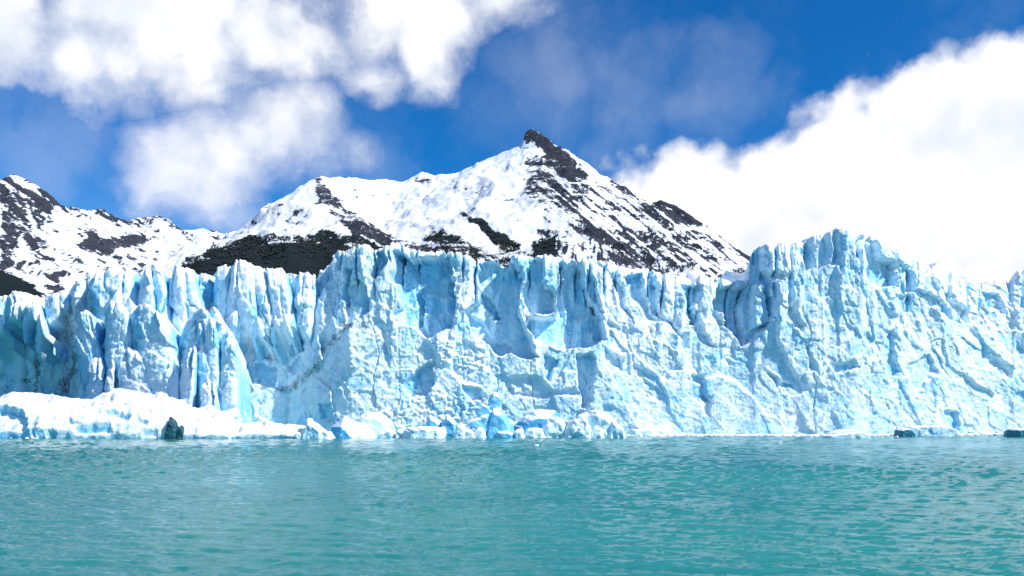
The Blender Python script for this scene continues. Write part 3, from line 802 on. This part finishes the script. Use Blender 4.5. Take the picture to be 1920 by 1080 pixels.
VF = verts.reshape(-1, 3); AF = {k: v.ravel() for k, v in attrs.items()}
rows = np.arange(nr - 1) / NROW
cuts = [(-1e9, 146, 'shaded_ice_wall', 'dirty shaded ice wall with snowy lumps on top'), (146, 592, 'serac_wall', 'row of pointed ice blades with white sunlit tops'),
        (592, 738, 'ice_tower', 'broad ice tower with a dark crack and grit band'), (738, 1098, 'ice_cliff', 'cliff with deep scooped blue alcoves'),
        (1098, 1400, 'ice_slope', 'pale sloping ice face with slanting grooves'), (1400, 1690, 'ice_bluff', 'highest bluff of fluted blue ice'),
        (1690, 1e9, 'crumpled_ice_slope', 'crumpled white ice slope running down from the bluff')]
uc = 0.5 * (us[:-1] + us[1:])
for a, b_, nm, lab in cuts:
    sel = np.zeros((nr - 1, nc - 1), bool)
    for ri in range(nr - 1):
        wob = 7 * math.sin(rows[ri] * 9.0) + 4 * math.sin(rows[ri] * 31.0)
        sel[ri] = (uc + wob >= a) & (uc + wob < b_)
    v, q, at = sub(VF, Q[sel].reshape(-1, 4), AF)
    o = mesh_from(nm, v, q, M_ICE, glacier, at, smooth=False)
    o['label'] = lab

# the nearer buttress that stands out of the wall on the left
RIM2 = [(146, 700), (150, 640), (154, 618), (163, 596), (171, 583), (190, 579), (198, 570), (210, 563), (222, 566), (233, 576), (246, 566), (257, 558), (270, 572), (284, 568), (297, 573), (310, 582), (323, 593), (333, 610),
        (338, 626), (341, 598), (352, 588), (362, 582), (373, 577), (384, 582), (390, 576), (400, 577), (412, 590), (418, 610), (428, 617), (437, 634), (445, 660), (455, 690), (460, 720), (464, 800)]
FRONT2 = [(146, 345), (152, 334), (165, 330), (200, 324), (260, 317), (320, 311), (338, 313), (350, 308), (400, 304), (430, 304), (452, 308), (464, 326)]
FEATS2 = [
    ([(192, 618), (204, 606), (202, 640), (192, 666), (184, 664)], -5.0, 0.8),
    ([(254, 588), (264, 582), (262, 650), (257, 670), (252, 640)], -5.0, 0.9),
    ([(262, 576), (286, 572), (292, 600), (300, 640), (310, 668), (298, 672), (270, 650), (262, 640)], -4.0, 0.7),
    ([(359, 586), (366, 586), (364, 622), (358, 616)], -4.5, 0.9), ([(405, 600), (412, 610), (413, 680), (407, 690)], -5.0, 1.0),
    ([(333, 622), (346, 632), (343, 648), (334, 646)], -4.0, 0.7), ([(366, 650), (372, 640), (376, 760), (386, 760), (366, 700)], -4.0, 0.4),
    ([(345, 655), (356, 648), (366, 655), (364, 700), (372, 745), (364, 766), (336, 764), (332, 740), (344, 690)], 4.0, 0.0),
    ([(198, 664), (206, 662), (214, 700), (216, 730), (200, 732), (197, 690)], 3.5, 0.0),
    ([(276, 652), (284, 650), (288, 668), (280, 682), (275, 675)], 3.0, 0.0),
    ([(165, 590), (190, 582), (195, 610), (175, 640), (160, 630)], -2.0, 0.2), ([(205, 560), (252, 575), (244, 600), (220, 596)], 2.5, 0.0),
    ([(372, 606), (402, 600), (404, 640), (384, 644), (372, 630)], 2.5, 0.0), ([(415, 620), (438, 640), (452, 700), (430, 720), (416, 690)], 2.0, 0.0),
    ([(230, 640), (250, 630), (252, 690), (236, 700)], -2.5, 0.3), ([(378, 700), (386, 690), (390, 740), (382, 755)], -2.5, 0.5),
    ([(424, 770), (436, 776), (434, 792), (426, 792)], -3.0, 0.6),
]
RIM2 = [(u, v + 16) for u, v in RIM2]; FRONT2 = [(u, y + 9) for u, y in FRONT2]
us2 = np.arange(146, 464.5, 1.5)
v2, a2 = ice_sheet(us2, 150, RIM2, FRONT2, [(140, 5), (470, 5)], [(140, 5), (250, 5), (300, 9), (340, 4), (470, 5)], FEATS2, 910,
                   [0.8, 2, 4, 6.5, 10, 14, 19, 25], flute=1.6, back_drop=0.35, blade=([(140, 2.4), (470, 2.4)], 40.0, 0.5))
v2[..., 1] -= 330.0
o = mesh_from('ice_buttress', v2.reshape(-1, 3), grid_quads(*v2.shape[:2]).reshape(-1, 4), M_ICE, glacier, {k: v.ravel() for k, v in a2.items()}, smooth=False)
o['label'] = 'cracked cluster of blue ice pillars standing out from the wall'

# single seracs: each a tapering block of its own that stands free of its neighbours
def serac(name, rim, Yc, bulge, lean, roll, seed, ridge=0.5, merge=0.0, amp=1.0, blue=0.0, mlo=0.42, mhi=0.66):
    u0, u1 = rim[0][0], rim[-1][0]
    us = np.arange(u0, u1 + 0.1, max(1.3, (u1 - u0) / 42.0))
    t = np.linspace(0, 1, 13)
    q = np.where(t < ridge, (ridge - t) / ridge, (t - ridge) / (1 - ridge))
    fr = [(u0 + (u1 - u0) * a, Yc + bulge * (0.55 * b ** 1.2 + 0.45 * b ** 5)) for a, b in zip(t, q)]
    v, a = ice_sheet(us, 100, rim, fr, [(u0, lean), (u1, lean)], [(u0, roll), (u1, roll)], [], seed, [0.6, 1.5, 3, 5, 8, 12], flute=0.7 * amp, back_drop=0.45, blade=([(u0, 0.0), (u1, 0.0)], 40.0, 0.5), split=0.5, rough=2.0)
    tl = 0.16 * (2 * float(_h(np.array([seed]), np.array([3]), 5)[0]) - 1) - 0.03
    v[..., 0] += tl * (v[..., 2] - 0.55 * v[..., 2].max())
    if merge:
        w = np.concatenate([np.linspace(0, 1, 100) ** 0.94, np.ones(6)])[:, None]
        v[..., 1] += merge * (1 - sstep(mlo, mhi, w + 0.05 * vn(us / 9.0, us * 0, seed)[None, :]))
    v[..., 1] -= 330.0
    a['blue'] = np.maximum(a['blue'], blue * sstep(0.45, 0.85, np.abs(np.linspace(-1, 1, len(us))))[None, :] * np.ones((v.shape[0], 1)))  # bluer flanks paint shade into the gaps between seracs
    mesh_from(name, v.reshape(-1, 3), grid_quads(*v.shape[:2]).reshape(-1, 4), M_ICE, glacier, {k: x.ravel() for k, x in a.items()}, smooth=False)
PILLARS = [
    ([(148, 700), (151, 645), (160, 615), (170, 586), (178, 580), (190, 590), (197, 606), (202, 650)], 329, 0.5),
    ([(190, 640), (197, 582), (208, 563), (220, 564), (232, 575), (246, 592), (256, 612), (262, 660)], 322, 0.4),
    ([(243, 620), (250, 568), (257, 557), (266, 571), (275, 580), (282, 620)], 323, 0.5),
    ([(254, 640), (261, 582), (274, 572), (290, 569), (306, 580), (321, 592), (334, 614), (341, 645), (344, 700)], 313, 0.38),
    ([(330, 660), (339, 603), (354, 586), (368, 578), (381, 583), (389, 600), (394, 660)], 312, 0.5),
    ([(384, 650), (390, 586), (398, 575), (410, 588), (419, 605), (427, 640), (434, 700)], 311, 0.45),
    ([(364, 660), (374, 606), (384, 597), (396, 592), (406, 602), (413, 640), (417, 710)], 305, 0.5),
    ([(403, 700), (413, 650), (422, 618), (432, 622), (441, 640), (450, 680), (457, 725), (462, 800)], 305, 0.4),
    ([(330, 740), (339, 682), (346, 655), (356, 648), (364, 657), (369, 710), (371, 760)], 303, 0.45),
    ([(286, 740), (299, 672), (316, 662), (330, 668), (337, 692), (342, 750)], 307, 0.6),
    ([(218, 740), (231, 662), (250, 650), (268, 656), (283, 682), (291, 740)], 312, 0.6),
    ([(195, 740), (199, 668), (205, 661), (211, 680), (217, 722), (223, 752)], 315, 0.4),
    ([(150, 760), (158, 700), (172, 672), (188, 668), (200, 690), (206, 750)], 322, 0.65),
    ([(370, 780), (380, 716), (394, 700), (408, 712), (416, 750), (420, 790)], 302, 0.6),
    ([(414, 800), (424, 760), (438, 744), (452, 760), (462, 800)], 302, 0.5),
]
for k, (rim, Yc, rd) in enumerate(PILLARS):
    serac('ice_pillar', rim, Yc - 1.5, 5.5 + 3.5 * ((k * 5) % 7) / 6, 4.5, 4.0 + 3 * ((k * 3) % 4) / 3, 1200 + 37 * k, min(0.82, rd + 0.24), blue=1.0)
BLADES = [
    ([(164, 545), (168, 521), (173, 509), (192, 506), (210, 505), (232, 507), (248, 510), (257, 540)], 348, 0.35),
    ([(245, 560), (257, 521), (268, 513), (272, 520), (277, 550)], 346, 0.5),
    ([(267, 560), (275, 508), (284, 499), (292, 505), (297, 550)], 341, 0.5),
    ([(298, 550), (303, 500), (311, 496), (322, 505), (331, 550)], 344, 0.4),
    ([(317, 550), (329, 499), (340, 497), (352, 511), (357, 555)], 339, 0.45),
    ([(356, 550), (359, 503), (371, 502), (388, 508), (396, 545)], 342, 0.35),
    ([(391, 560), (399, 501), (411, 498), (423, 502), (428, 550)], 345, 0.5),
    ([(412, 575), (423, 502), (428, 486), (438, 491), (448, 500), (453, 555)], 338, 0.4),
    ([(438, 560), (447, 502), (453, 487), (469, 492), (482, 500), (488, 550)], 336, 0.45),
    ([(476, 560), (488, 506), (503, 497), (514, 503), (522, 555)], 337, 0.5),
    ([(506, 575), (519, 506), (540, 502), (552, 508), (562, 560)], 334, 0.5),
    ([(546, 580), (559, 511), (577, 510), (590, 517), (600, 570)], 336, 0.4),
]
for k, (rim, Yc, rd) in enumerate(BLADES):
    serac('ice_blade', rim, Yc - 4, 5.0 + 3.5 * ((k * 7) % 5) / 4, 9.0, 11.0 + 4 * ((k * 3) % 4) / 3, 2200 + 41 * k, min(0.78, rd + 0.18), merge=15.0, blue=1.0)

LUMPS = [
    ([(-60, 600), (-50, 566), (-30, 556), (-8, 553), (10, 562), (22, 600)], 386, 0.5), ([(8, 600), (16, 556), (31, 547), (46, 552), (56, 566), (62, 600)], 374, 0.45),
    ([(48, 610), (56, 572), (70, 566), (84, 572), (92, 585), (98, 612)], 364, 0.5), ([(82, 605), (92, 562), (104, 551), (120, 545), (134, 543), (142, 560), (148, 600)], 366, 0.45),
    ([(74, 640), (82, 596), (92, 586), (100, 598), (104, 640)], 357, 0.5), ([(-20, 640), (-8, 600), (6, 590), (18, 606), (24, 640)], 376, 0.5),
]
for k, (rim, Yc, rd) in enumerate(LUMPS):
    serac('snow_lump', rim, Yc - 3, 6.0, 3.0, 9.0, 3300 + 43 * k, rd, merge=14.0, blue=0.5, mlo=0.72, mhi=0.86)

# ------------------------------------------------------------------ snowy shelf ice at the foot of the wall
def snow_shelf(name, top, u0, u1, yf, yb, seed, label, cat, mat, lip=0.9, under=1.6, du=1.3, nrow=90, feats=()):
    us = np.arange(u0, u1, du)
    t = np.linspace(0, 1, nrow)
    T, U = np.meshgrid(t, us, indexing='ij')
    ytop = yf + (yb - yf) * 0.72
    Zt = CAMH + (HOR - interp(us, top)) / F * ytop
    front = yf + 1.5 * fbm(us / 60, us * 0, 4, seed)
    Y = front + (yb - front) * T + under * (1 - sstep(0.0, 0.05, T))
    X = (U - CX) / F * (yf + 6)
    lipz = lip * (1 + 2.2 * (1 - sstep(60, 190, us))) * (1 + 0.6 * fbm(us / 30, us * 0, 3, seed + 2)) 
    prof = np.where(T < 0.72, np.sin(np.clip(T / 0.72, 0, 1) * math.pi / 2) ** 0.85, 1 - 0.8 * ((T - 0.72) / 0.28) ** 2)
    wall = sstep(0.0, 0.05, T)
    Z = -1.2 + wall * (1.2 + lipz) + np.maximum(Zt - lipz, 0.2) * prof * sstep(0.0, 0.12, T)
    k = sstep(0.02, 0.2, T) * (1 - 0.6 * sstep(0.55, 0.72, T))
    Z += k * (0.75 * facets(X + 1.5 * fbm(X / 5, Y / 5, 3, seed + 5), Y * 0.7, 6, 5, seed + 3, 0.8, edge=0.2) + 0.35 * facets(X, Y, 2.4, 2.2, seed + 4, 0.8, edge=0.25) + 0.5 * fbm(X / 7, Y / 5, 4, seed + 6))
    py = HOR - (Z - CAMH) * F / Y
    blue = np.zeros_like(X)
    for poly, dep, bl in feats:
        m = pmask(U + 3 * fbm(U / 9, py / 9, 3, seed + 8), py + 2 * fbm(U / 9, py / 9, 3, seed + 9), poly, 3.0)
        Z -= dep * m; Y += 0.9 * dep * m
        blue = np.maximum(blue, bl * m)  # blue ice tint that also paints shade onto hollowed and undercut faces
    # taper both ends into the water
    e = sstep(0, 10, U - u0) * (1 - sstep(u1 - 12, u1, U))
    Z = -1.2 + (Z + 1.2) * e
    v = np.stack([X, Y - yf, Z], -1).reshape(-1, 3)
    o = mesh_from(name, v, grid_quads(nrow, len(us)).reshape(-1, 4), mat, attrs={'blue': blue.ravel(), 'dirt': np.zeros(X.size)})
    o.location = (0, yf, 0)
    return tag(o, label, cat)
snow_shelf('ice_shelf', [(-200, 752), (-60, 748), (0, 740), (20, 736), (50, 739), (88, 744), (112, 749), (150, 749), (170, 737), (193, 728), (215, 730), (250, 735), (290, 739), (295, 747), (325, 748),
            (334, 760), (352, 764), (370, 760), (385, 765), (400, 777), (417, 776), (425, 792), (440, 800)], -200, 446, 284.5, 306, 40,
           'large snow covered ice shelf with blue undercut edge at the foot of the glacier', 'ice shelf', M_FLOE,
           feats=[([(-30, 762), (20, 762), (50, 770), (66, 795), (60, 805), (-30, 806)], 2.2, 0.75), ([(-100, 805), (60, 804), (120, 811), (118, 819), (-100, 819)], 2.4, 1.0),
                  ([(155, 806), (160, 800), (215, 796), (220, 810), (160, 812)], 1.4, 0.9), ([(200, 771), (215, 770), (250, 780), (245, 786), (210, 778)], 1.0, 0.7),
                  ([(262, 782), (285, 792), (280, 796), (264, 790)], 0.9, 0.6), ([(278, 808), (305, 808), (305, 815), (278, 815)], 1.2, 0.8), ([(136, 784), (160, 794), (140, 796)], 0.8, 0.6)])
snow_shelf('snowy_floe', [(428, 806), (436, 797), (475, 792), (520, 795), (560, 796), (585, 800)], 424, 590, 287, 301, 60,
           'low snowy floe between the large ice shelf and the peaked white iceberg', 'ice floe', M_FLOE, lip=0.8, nrow=60)

# ------------------------------------------------------------------ icebergs: broken blocks fused and weathered into one body
def v3(p, seed):
    x, y, z = p[:, 0], p[:, 1], p[:, 2]
    return (vn(x + 0.37 * z, y - 0.41 * z, seed) + vn(y + 0.31 * x, z + 0.47 * x, seed + 5) + vn(z - 0.29 * y, x + 0.43 * y, seed + 9)) / 2.0
def fuse(blocks, voxel):
    """blocks: lists of world points; each is closed to a convex block, then all are fused"""
    bm = bmesh.new()
    for pts in blocks:
        vs = [bm.verts.new(p) for p in pts]
        r = bmesh.ops.convex_hull(bm, input=vs)
        junk = list({g for g in r['geom_interior'] + r['geom_unused'] if isinstance(g, bmesh.types.BMVert)})
        if junk: bmesh.ops.delete(bm, geom=junk, context='VERTS')
    me = bpy.data.meshes.new('tmp'); bm.to_mesh(me); bm.free()
    ob = bpy.data.objects.new('tmp', me); COL.objects.link(ob)
    md = ob.modifiers.new('r', 'REMESH'); md.mode = 'VOXEL'; md.voxel_size = voxel
    sm = ob.modifiers.new('s', 'SMOOTH'); sm.factor = 0.5; sm.iterations = 3
    dg = bpy.context.evaluated_depsgraph_get()
    me2 = bpy.data.meshes.new_from_object(ob.evaluated_get(dg))
    bpy.data.objects.remove(ob); bpy.data.meshes.remove(me)
    return me2
def iceberg(name, blocks, mat, label, cat='iceberg', voxel=0.22, rough=0.35, seed=1, blue=0.0, group=None):
    me = fuse(blocks, voxel)
    n = len(me.vertices)
    co = np.empty(n * 3, np.float32); me.vertices.foreach_get('co', co); co = co.reshape(-1, 3).astype(float)
    no = np.empty(n * 3, np.float32); me.vertices.foreach_get('normal', no); no = no.reshape(-1, 3).astype(float)
    d = rough * (0.9 * v3(co / 3.0, seed) + 0.55 * v3(co / 1.3, seed + 20) + 0.3 * v3(co / 0.6, seed + 40))
    d += rough * 0.6 * facets(co[:, 0] + 0.4 * co[:, 1], co[:, 2], 2.0, 2.4, seed + 60, 0.8, edge=0.2)
    co += no * d[:, None]
    c = np.array([co[:, 0].mean(), co[:, 1].mean(), 0.0])
    co -= c
    me.vertices.foreach_set('co', co.astype(np.float32).ravel())
    me.polygons.foreach_set('use_smooth', np.ones(len(me.polygons), bool))
    for a, v in (('blue', np.full(n, blue)), ('dirt', np.zeros(n))):
        at = me.attributes.new(a, 'FLOAT', 'POINT'); at.data.foreach_set('value', v.astype(np.float32))
    me.materials.clear(); me.materials.append(mat)
    me.name = name; me.update()
    o = bpy.data.objects.new(name, me); COL.objects.link(o); o.location = c
    return tag(o, label, cat, group)
def lens(outline, ym, depth, front=0.62, back=0.7, sink=True):
    """a block from its outline at depth ym, narrowing towards the front and the back"""
    cx = sum(p[0] for p in outline) / len(outline); zs = [W3(p[0], p[1], ym).z for p in outline]
    pts = []
    for p in outline:
        q = W3(p[0], p[1], ym)
        if sink and q.z < 0.9: q.z = -1.5
        pts.append(q)
    c = sum(pts, Vector()) / len(pts); c.z = min(zs) + 0.3 * (max(zs) - min(zs))
    out = list(pts)
    for k, dy in ((front, -depth * 0.5), (back, depth * 0.5)):
        for q in pts:
            w = c + (q - c) * k; w.y = ym + dy
            if q.z < -1: w.z = -1.5
            out.append(w)
    return out
def P(*a): return [W3(*p) for p in a]
def sunk(px, Y): 
    v = W3(px, 800, Y); v.z = -1.5
    return v

iceberg('dark_ice_block', [lens([(312, 822), (311, 812), (318, 804), (317, 783), (321, 780), (329, 786), (333, 794), (336, 806), (334, 822)], 287, 5.5, 0.6, 0.7),
                           lens([(330, 822), (332, 800), (340, 797), (349, 801), (351, 812), (349, 822)], 287.5, 4.5, 0.6, 0.7)],
        M_DARK, 'small dark teal block of clear ice floating before the large snowy shelf', 'iceberg', 0.16, 0.22, 5)
iceberg('peaked_iceberg', [lens([(559, 821), (566, 810), (573, 802), (577, 785), (584, 788), (597, 795), (612, 806), (624, 821)], 289, 8),
                           lens([(600, 821), (604, 806), (619, 808), (634, 821)], 288.5, 6), lens([(552, 821), (556, 812), (568, 808), (575, 821)], 288.5, 5)],
        M_WHITEBERG, 'white peaked iceberg beside the one with the dark blue face', seed=12, rough=0.4)
iceberg('blue_faced_iceberg', [[*P((645, 778, 297), (634, 780, 301), (621, 802, 300), (640, 800, 292.5), (690, 800, 296), (705, 812, 294)), sunk(619, 300), sunk(634, 291), sunk(664, 290), sunk(712, 292), sunk(700, 304), sunk(640, 306)]],
        M_WEDGE, 'wedge shaped iceberg with a dark blue face and a white sloping back', seed=22, rough=0.16, blue=0.9)
iceberg('domed_iceberg', [lens([(664, 821), (668, 790), (676, 778), (689, 771), (706, 772), (723, 779), (736, 790), (742, 806), (744, 821)], 306, 12),
                          lens([(708, 822), (712, 812), (735, 804), (743, 812), (745, 822)], 300, 7)],
        M_WHITEBERG, 'smooth white domed iceberg behind the blue faced wedge', seed=32, rough=0.25)
iceberg('low_iceberg', [lens([(752, 821), (755, 806), (772, 800), (800, 803), (820, 801), (834, 801), (838, 812), (836, 821)], 293, 9),
                        lens([(738, 820), (742, 806), (756, 800), (766, 808), (768, 820)], 298, 6)],
        M_WHITEBERG, 'long low white iceberg with fluted blue foot', seed=42, rough=0.35)
iceberg('pointed_iceberg', [lens([(826, 815), (830, 796), (836, 782), (840, 777), (850, 785), (858, 794), (864, 815)], 304, 7),
                            lens([(796, 815), (800, 790), (806, 778), (816, 782), (828, 792), (834, 815)], 306, 6)],
        M_WEDGE, 'small pointed pale blue iceberg behind the long low white one', seed=52, rough=0.3)
iceberg('curved_iceberg', [lens([(846, 821), (856, 795), (865, 789), (872, 802), (880, 821)], 292, 5), lens([(868, 821), (872, 804), (885, 806), (900, 821)], 292, 5),
                           lens([(885, 821), (890, 805), (897, 800), (907, 803), (915, 821)], 292.5, 5)],
        M_WHITEBERG, 'white iceberg with a curved saddle before the tall blue one', seed=62, rough=0.25)
iceberg('tall_blue_iceberg', [lens([(871, 792), (882, 786), (892, 780), (918, 774), (924, 800), (914, 816), (906, 803), (890, 802)], 298, 7, 0.7, 0.7, False),
                              lens([(906, 820), (910, 798), (917, 774), (923, 762), (940, 764), (952, 780), (962, 794), (963, 820)], 299, 11),
                              lens([(890, 778), (891, 766), (905, 757), (919, 760), (926, 776), (906, 780)], 300, 6, 0.7, 0.7, False),
                              lens([(912, 764), (918, 744), (925, 734), (937, 738), (945, 746), (941, 764), (926, 772)], 301, 6, 0.7, 0.7, False),
                              lens([(926, 821), (932, 809), (952, 808), (964, 814), (966, 821)], 293, 6)],
        M_BERG, 'tall overhanging bright blue iceberg with a white sloping shoulder', seed=72, rough=0.24, voxel=0.2, blue=0.25)
iceberg('rounded_blue_iceberg', [lens([(963, 821), (964, 799), (974, 788), (984, 779), (1002, 769), (1015, 767), (1028, 771), (1041, 769), (1049, 777), (1050, 821)], 311, 13, 0.55, 0.7)],
        M_BERG, 'smooth rounded deep blue iceberg next to the tall overhanging one', seed=82, rough=0.16, blue=0.9)
iceberg('lumpy_iceberg', [lens([(984, 821), (988, 806), (1004, 800), (1018, 804), (1026, 821)], 295, 6), lens([(1014, 821), (1018, 800), (1026, 788), (1046, 779), (1060, 788), (1066, 821)], 299, 8),
                          lens([(960, 821), (964, 806), (978, 803), (990, 821)], 293, 6)],
        M_WHITEBERG, 'lumpy white iceberg in front of the rounded deep blue one', seed=92, rough=0.4)
iceberg('ridged_iceberg', [lens([(1042, 820), (1061, 804), (1076, 784), (1100, 774), (1104, 800), (1090, 820)], 297, 10),
                           lens([(1078, 820), (1090, 790), (1104, 772), (1117, 766), (1128, 769), (1143, 779), (1153, 791), (1162, 820)], 299, 13),
                           lens([(1130, 820), (1143, 784), (1156, 794), (1170, 802), (1176, 820)], 295, 8), lens([(1075, 821), (1082, 800), (1100, 786), (1108, 800), (1112, 821)], 293, 6),
                           lens([(1104, 821), (1112, 798), (1126, 800), (1134, 821)], 293, 6)],
        M_WHITEBERG, 'large white iceberg with ridges and blue grooves, last before the open foot of the wall', seed=102, rough=0.45, blue=0.2)
iceberg('flat_floe', [lens([(1533, 822), (1542, 816), (1590, 815), (1608, 810), (1618, 808), (1630, 814), (1631, 822)], 291, 7, 0.8, 0.8), lens([(1545, 813), (1570, 806), (1598, 804), (1612, 810), (1600, 815)], 303, 6)],
        M_WHITEBERG, 'flat white floe drifting clear of the ice along the wall', 'ice floe', seed=112, rough=0.18, voxel=0.18)
dark_end = iceberg('dark_ice_end', [lens([(1674, 817), (1680, 806), (1690, 801), (1702, 802), (1714, 812), (1716, 817)], 311, 7)], M_TEAL,
        'dark blue rounded iceberg at the end of a long low snowy floe', seed=122, rough=0.2)
long_floe = iceberg('long_snowy_floe', [lens([(1690, 817), (1698, 800), (1720, 798), (1762, 797), (1790, 804), (1812, 817)], 315, 8, 0.85, 0.8)], M_FLOE,
        'long low snowy floe with shaded edge beneath the crumpled ice slope', 'ice floe', seed=132, rough=0.25)
dark_end.parent = long_floe; dark_end.matrix_parent_inverse = long_floe.matrix_basis.inverted()
del dark_end['category']; dark_end['label'] = 'dark teal clear end of the floe'
iceberg('edge_iceberg', [lens([(1884, 819), (1889, 806), (1898, 800), (1915, 803), (1940, 806), (1960, 819)], 305, 9)], M_TEAL,
        'dark teal and white iceberg cut by the picture edge', seed=142, rough=0.25)
iceberg('ledge_iceberg', [lens([(1172, 814), (1180, 804), (1215, 803), (1232, 808), (1238, 815)], 322, 6)], M_WHITEBERG,
        'low pale iceberg under a dark waterline notch right of the ridged one', seed=152, rough=0.25)
iceberg('ice_fragment', [lens([(1000, 837), (1003, 833), (1006, 835), (1009, 833), (1012, 837)], 225, 1.2, 0.6, 0.6, False)], M_WHITEBERG,
        'tiny white ice fragment alone on open water below the rounded blue iceberg', 'ice fragment', voxel=0.07, seed=162, rough=0.04)
iceberg('ice_fragment', [lens([(1458, 831), (1461, 828), (1467, 829), (1468, 831)], 248, 1.0, 0.6, 0.6, False)], M_WHITEBERG,
        'tiny white ice fragment alone on open water below the high bluff', 'ice fragment', voxel=0.07, seed=172, rough=0.04)

# ------------------------------------------------------------------ loose chunks along the waterline
def chunk_mesh(r4, size):
    bm = bmesh.new()
    for k in range(12):
        a = r4.uniform(0, 6.28); z = r4.uniform(-0.5, 1); q = math.sqrt(max(0, 1 - z * z * 0.8))
        bm.verts.new((size * q * math.cos(a) * r4.uniform(0.8, 1.5), size * q * math.sin(a), size * 0.75 * z))
    r = bmesh.ops.convex_hull(bm, input=bm.verts[:])
    junk = list({g for g in r['geom_interior'] + r['geom_unused'] if isinstance(g, bmesh.types.BMVert)})
    if junk: bmesh.ops.delete(bm, geom=junk, context='VERTS')
    bmesh.ops.triangulate(bm, faces=bm.faces[:])
    me = bpy.data.meshes.new('ice_chunk'); bm.to_mesh(me); bm.free()
    me.materials.append(M_WHITEBERG)
    return me
r4 = random.Random(4)
protos = [chunk_mesh(r4, 1.0) for _ in range(8)]
for i in range(46):
    u = r4.uniform(1180, 1915) if i < 32 else r4.uniform(640, 1170)
    Yc = interp(u, FRONT) - r4.uniform(9, 22)
    o = bpy.data.objects.new('ice_chunk', r4.choice(protos)); COL.objects.link(o)
    s = r4.uniform(0.5, 1.35)
    o.scale = (s * r4.uniform(0.9, 1.6), s, s * r4.uniform(0.6, 1.0)); o.rotation_euler = (0, 0, r4.uniform(0, 6.28))
    o.location = ((u - CX) / F * Yc, Yc, 0.1)
    tag(o, 'small white ice chunk floating among the brash ice along the glacier foot', 'ice chunk', 'loose ice chunks along the glacier foot')
def build_brash():
    V = []; T = []; base = 0
    data = []
    for me in protos:
        vv = np.array([v.co[:] for v in me.vertices]); tt = np.array([p.vertices[:] for p in me.polygons])
        data.append((vv, tt))
    for i in range(4600):
        u = r4.uniform(-100, 2100) if i % 3 == 0 else r4.uniform(1150, 1960)
        yf = interp(u, FRONT) if u > 470 else 300
        Yc = yf - abs(r4.gauss(0, 1)) * 9 - 1
        if Yc < 287: continue
        s = min(0.19 * math.exp(abs(r4.gauss(0, 0.75))), 0.75)
        vv, tt = r4.choice(data)
        a = r4.uniform(0, 6.28); c, q = math.cos(a), math.sin(a)
        p = vv * np.array([s * 1.5, s, s * 0.8])
        p = np.stack([p[:, 0] * c - p[:, 1] * q + (u - CX) / F * Yc, p[:, 0] * q + p[:, 1] * c + Yc, p[:, 2] + 0.05], -1)
        V.append(p); T.append(tt + base); base += len(p)
    o = mesh_from('brash_ice', np.concatenate(V), np.concatenate(T), M_WHITEBERG, smooth=False)
    tag(o, 'fine broken ice floating in a white band along the glacier foot', 'brash ice', kind='stuff')
build_brash()
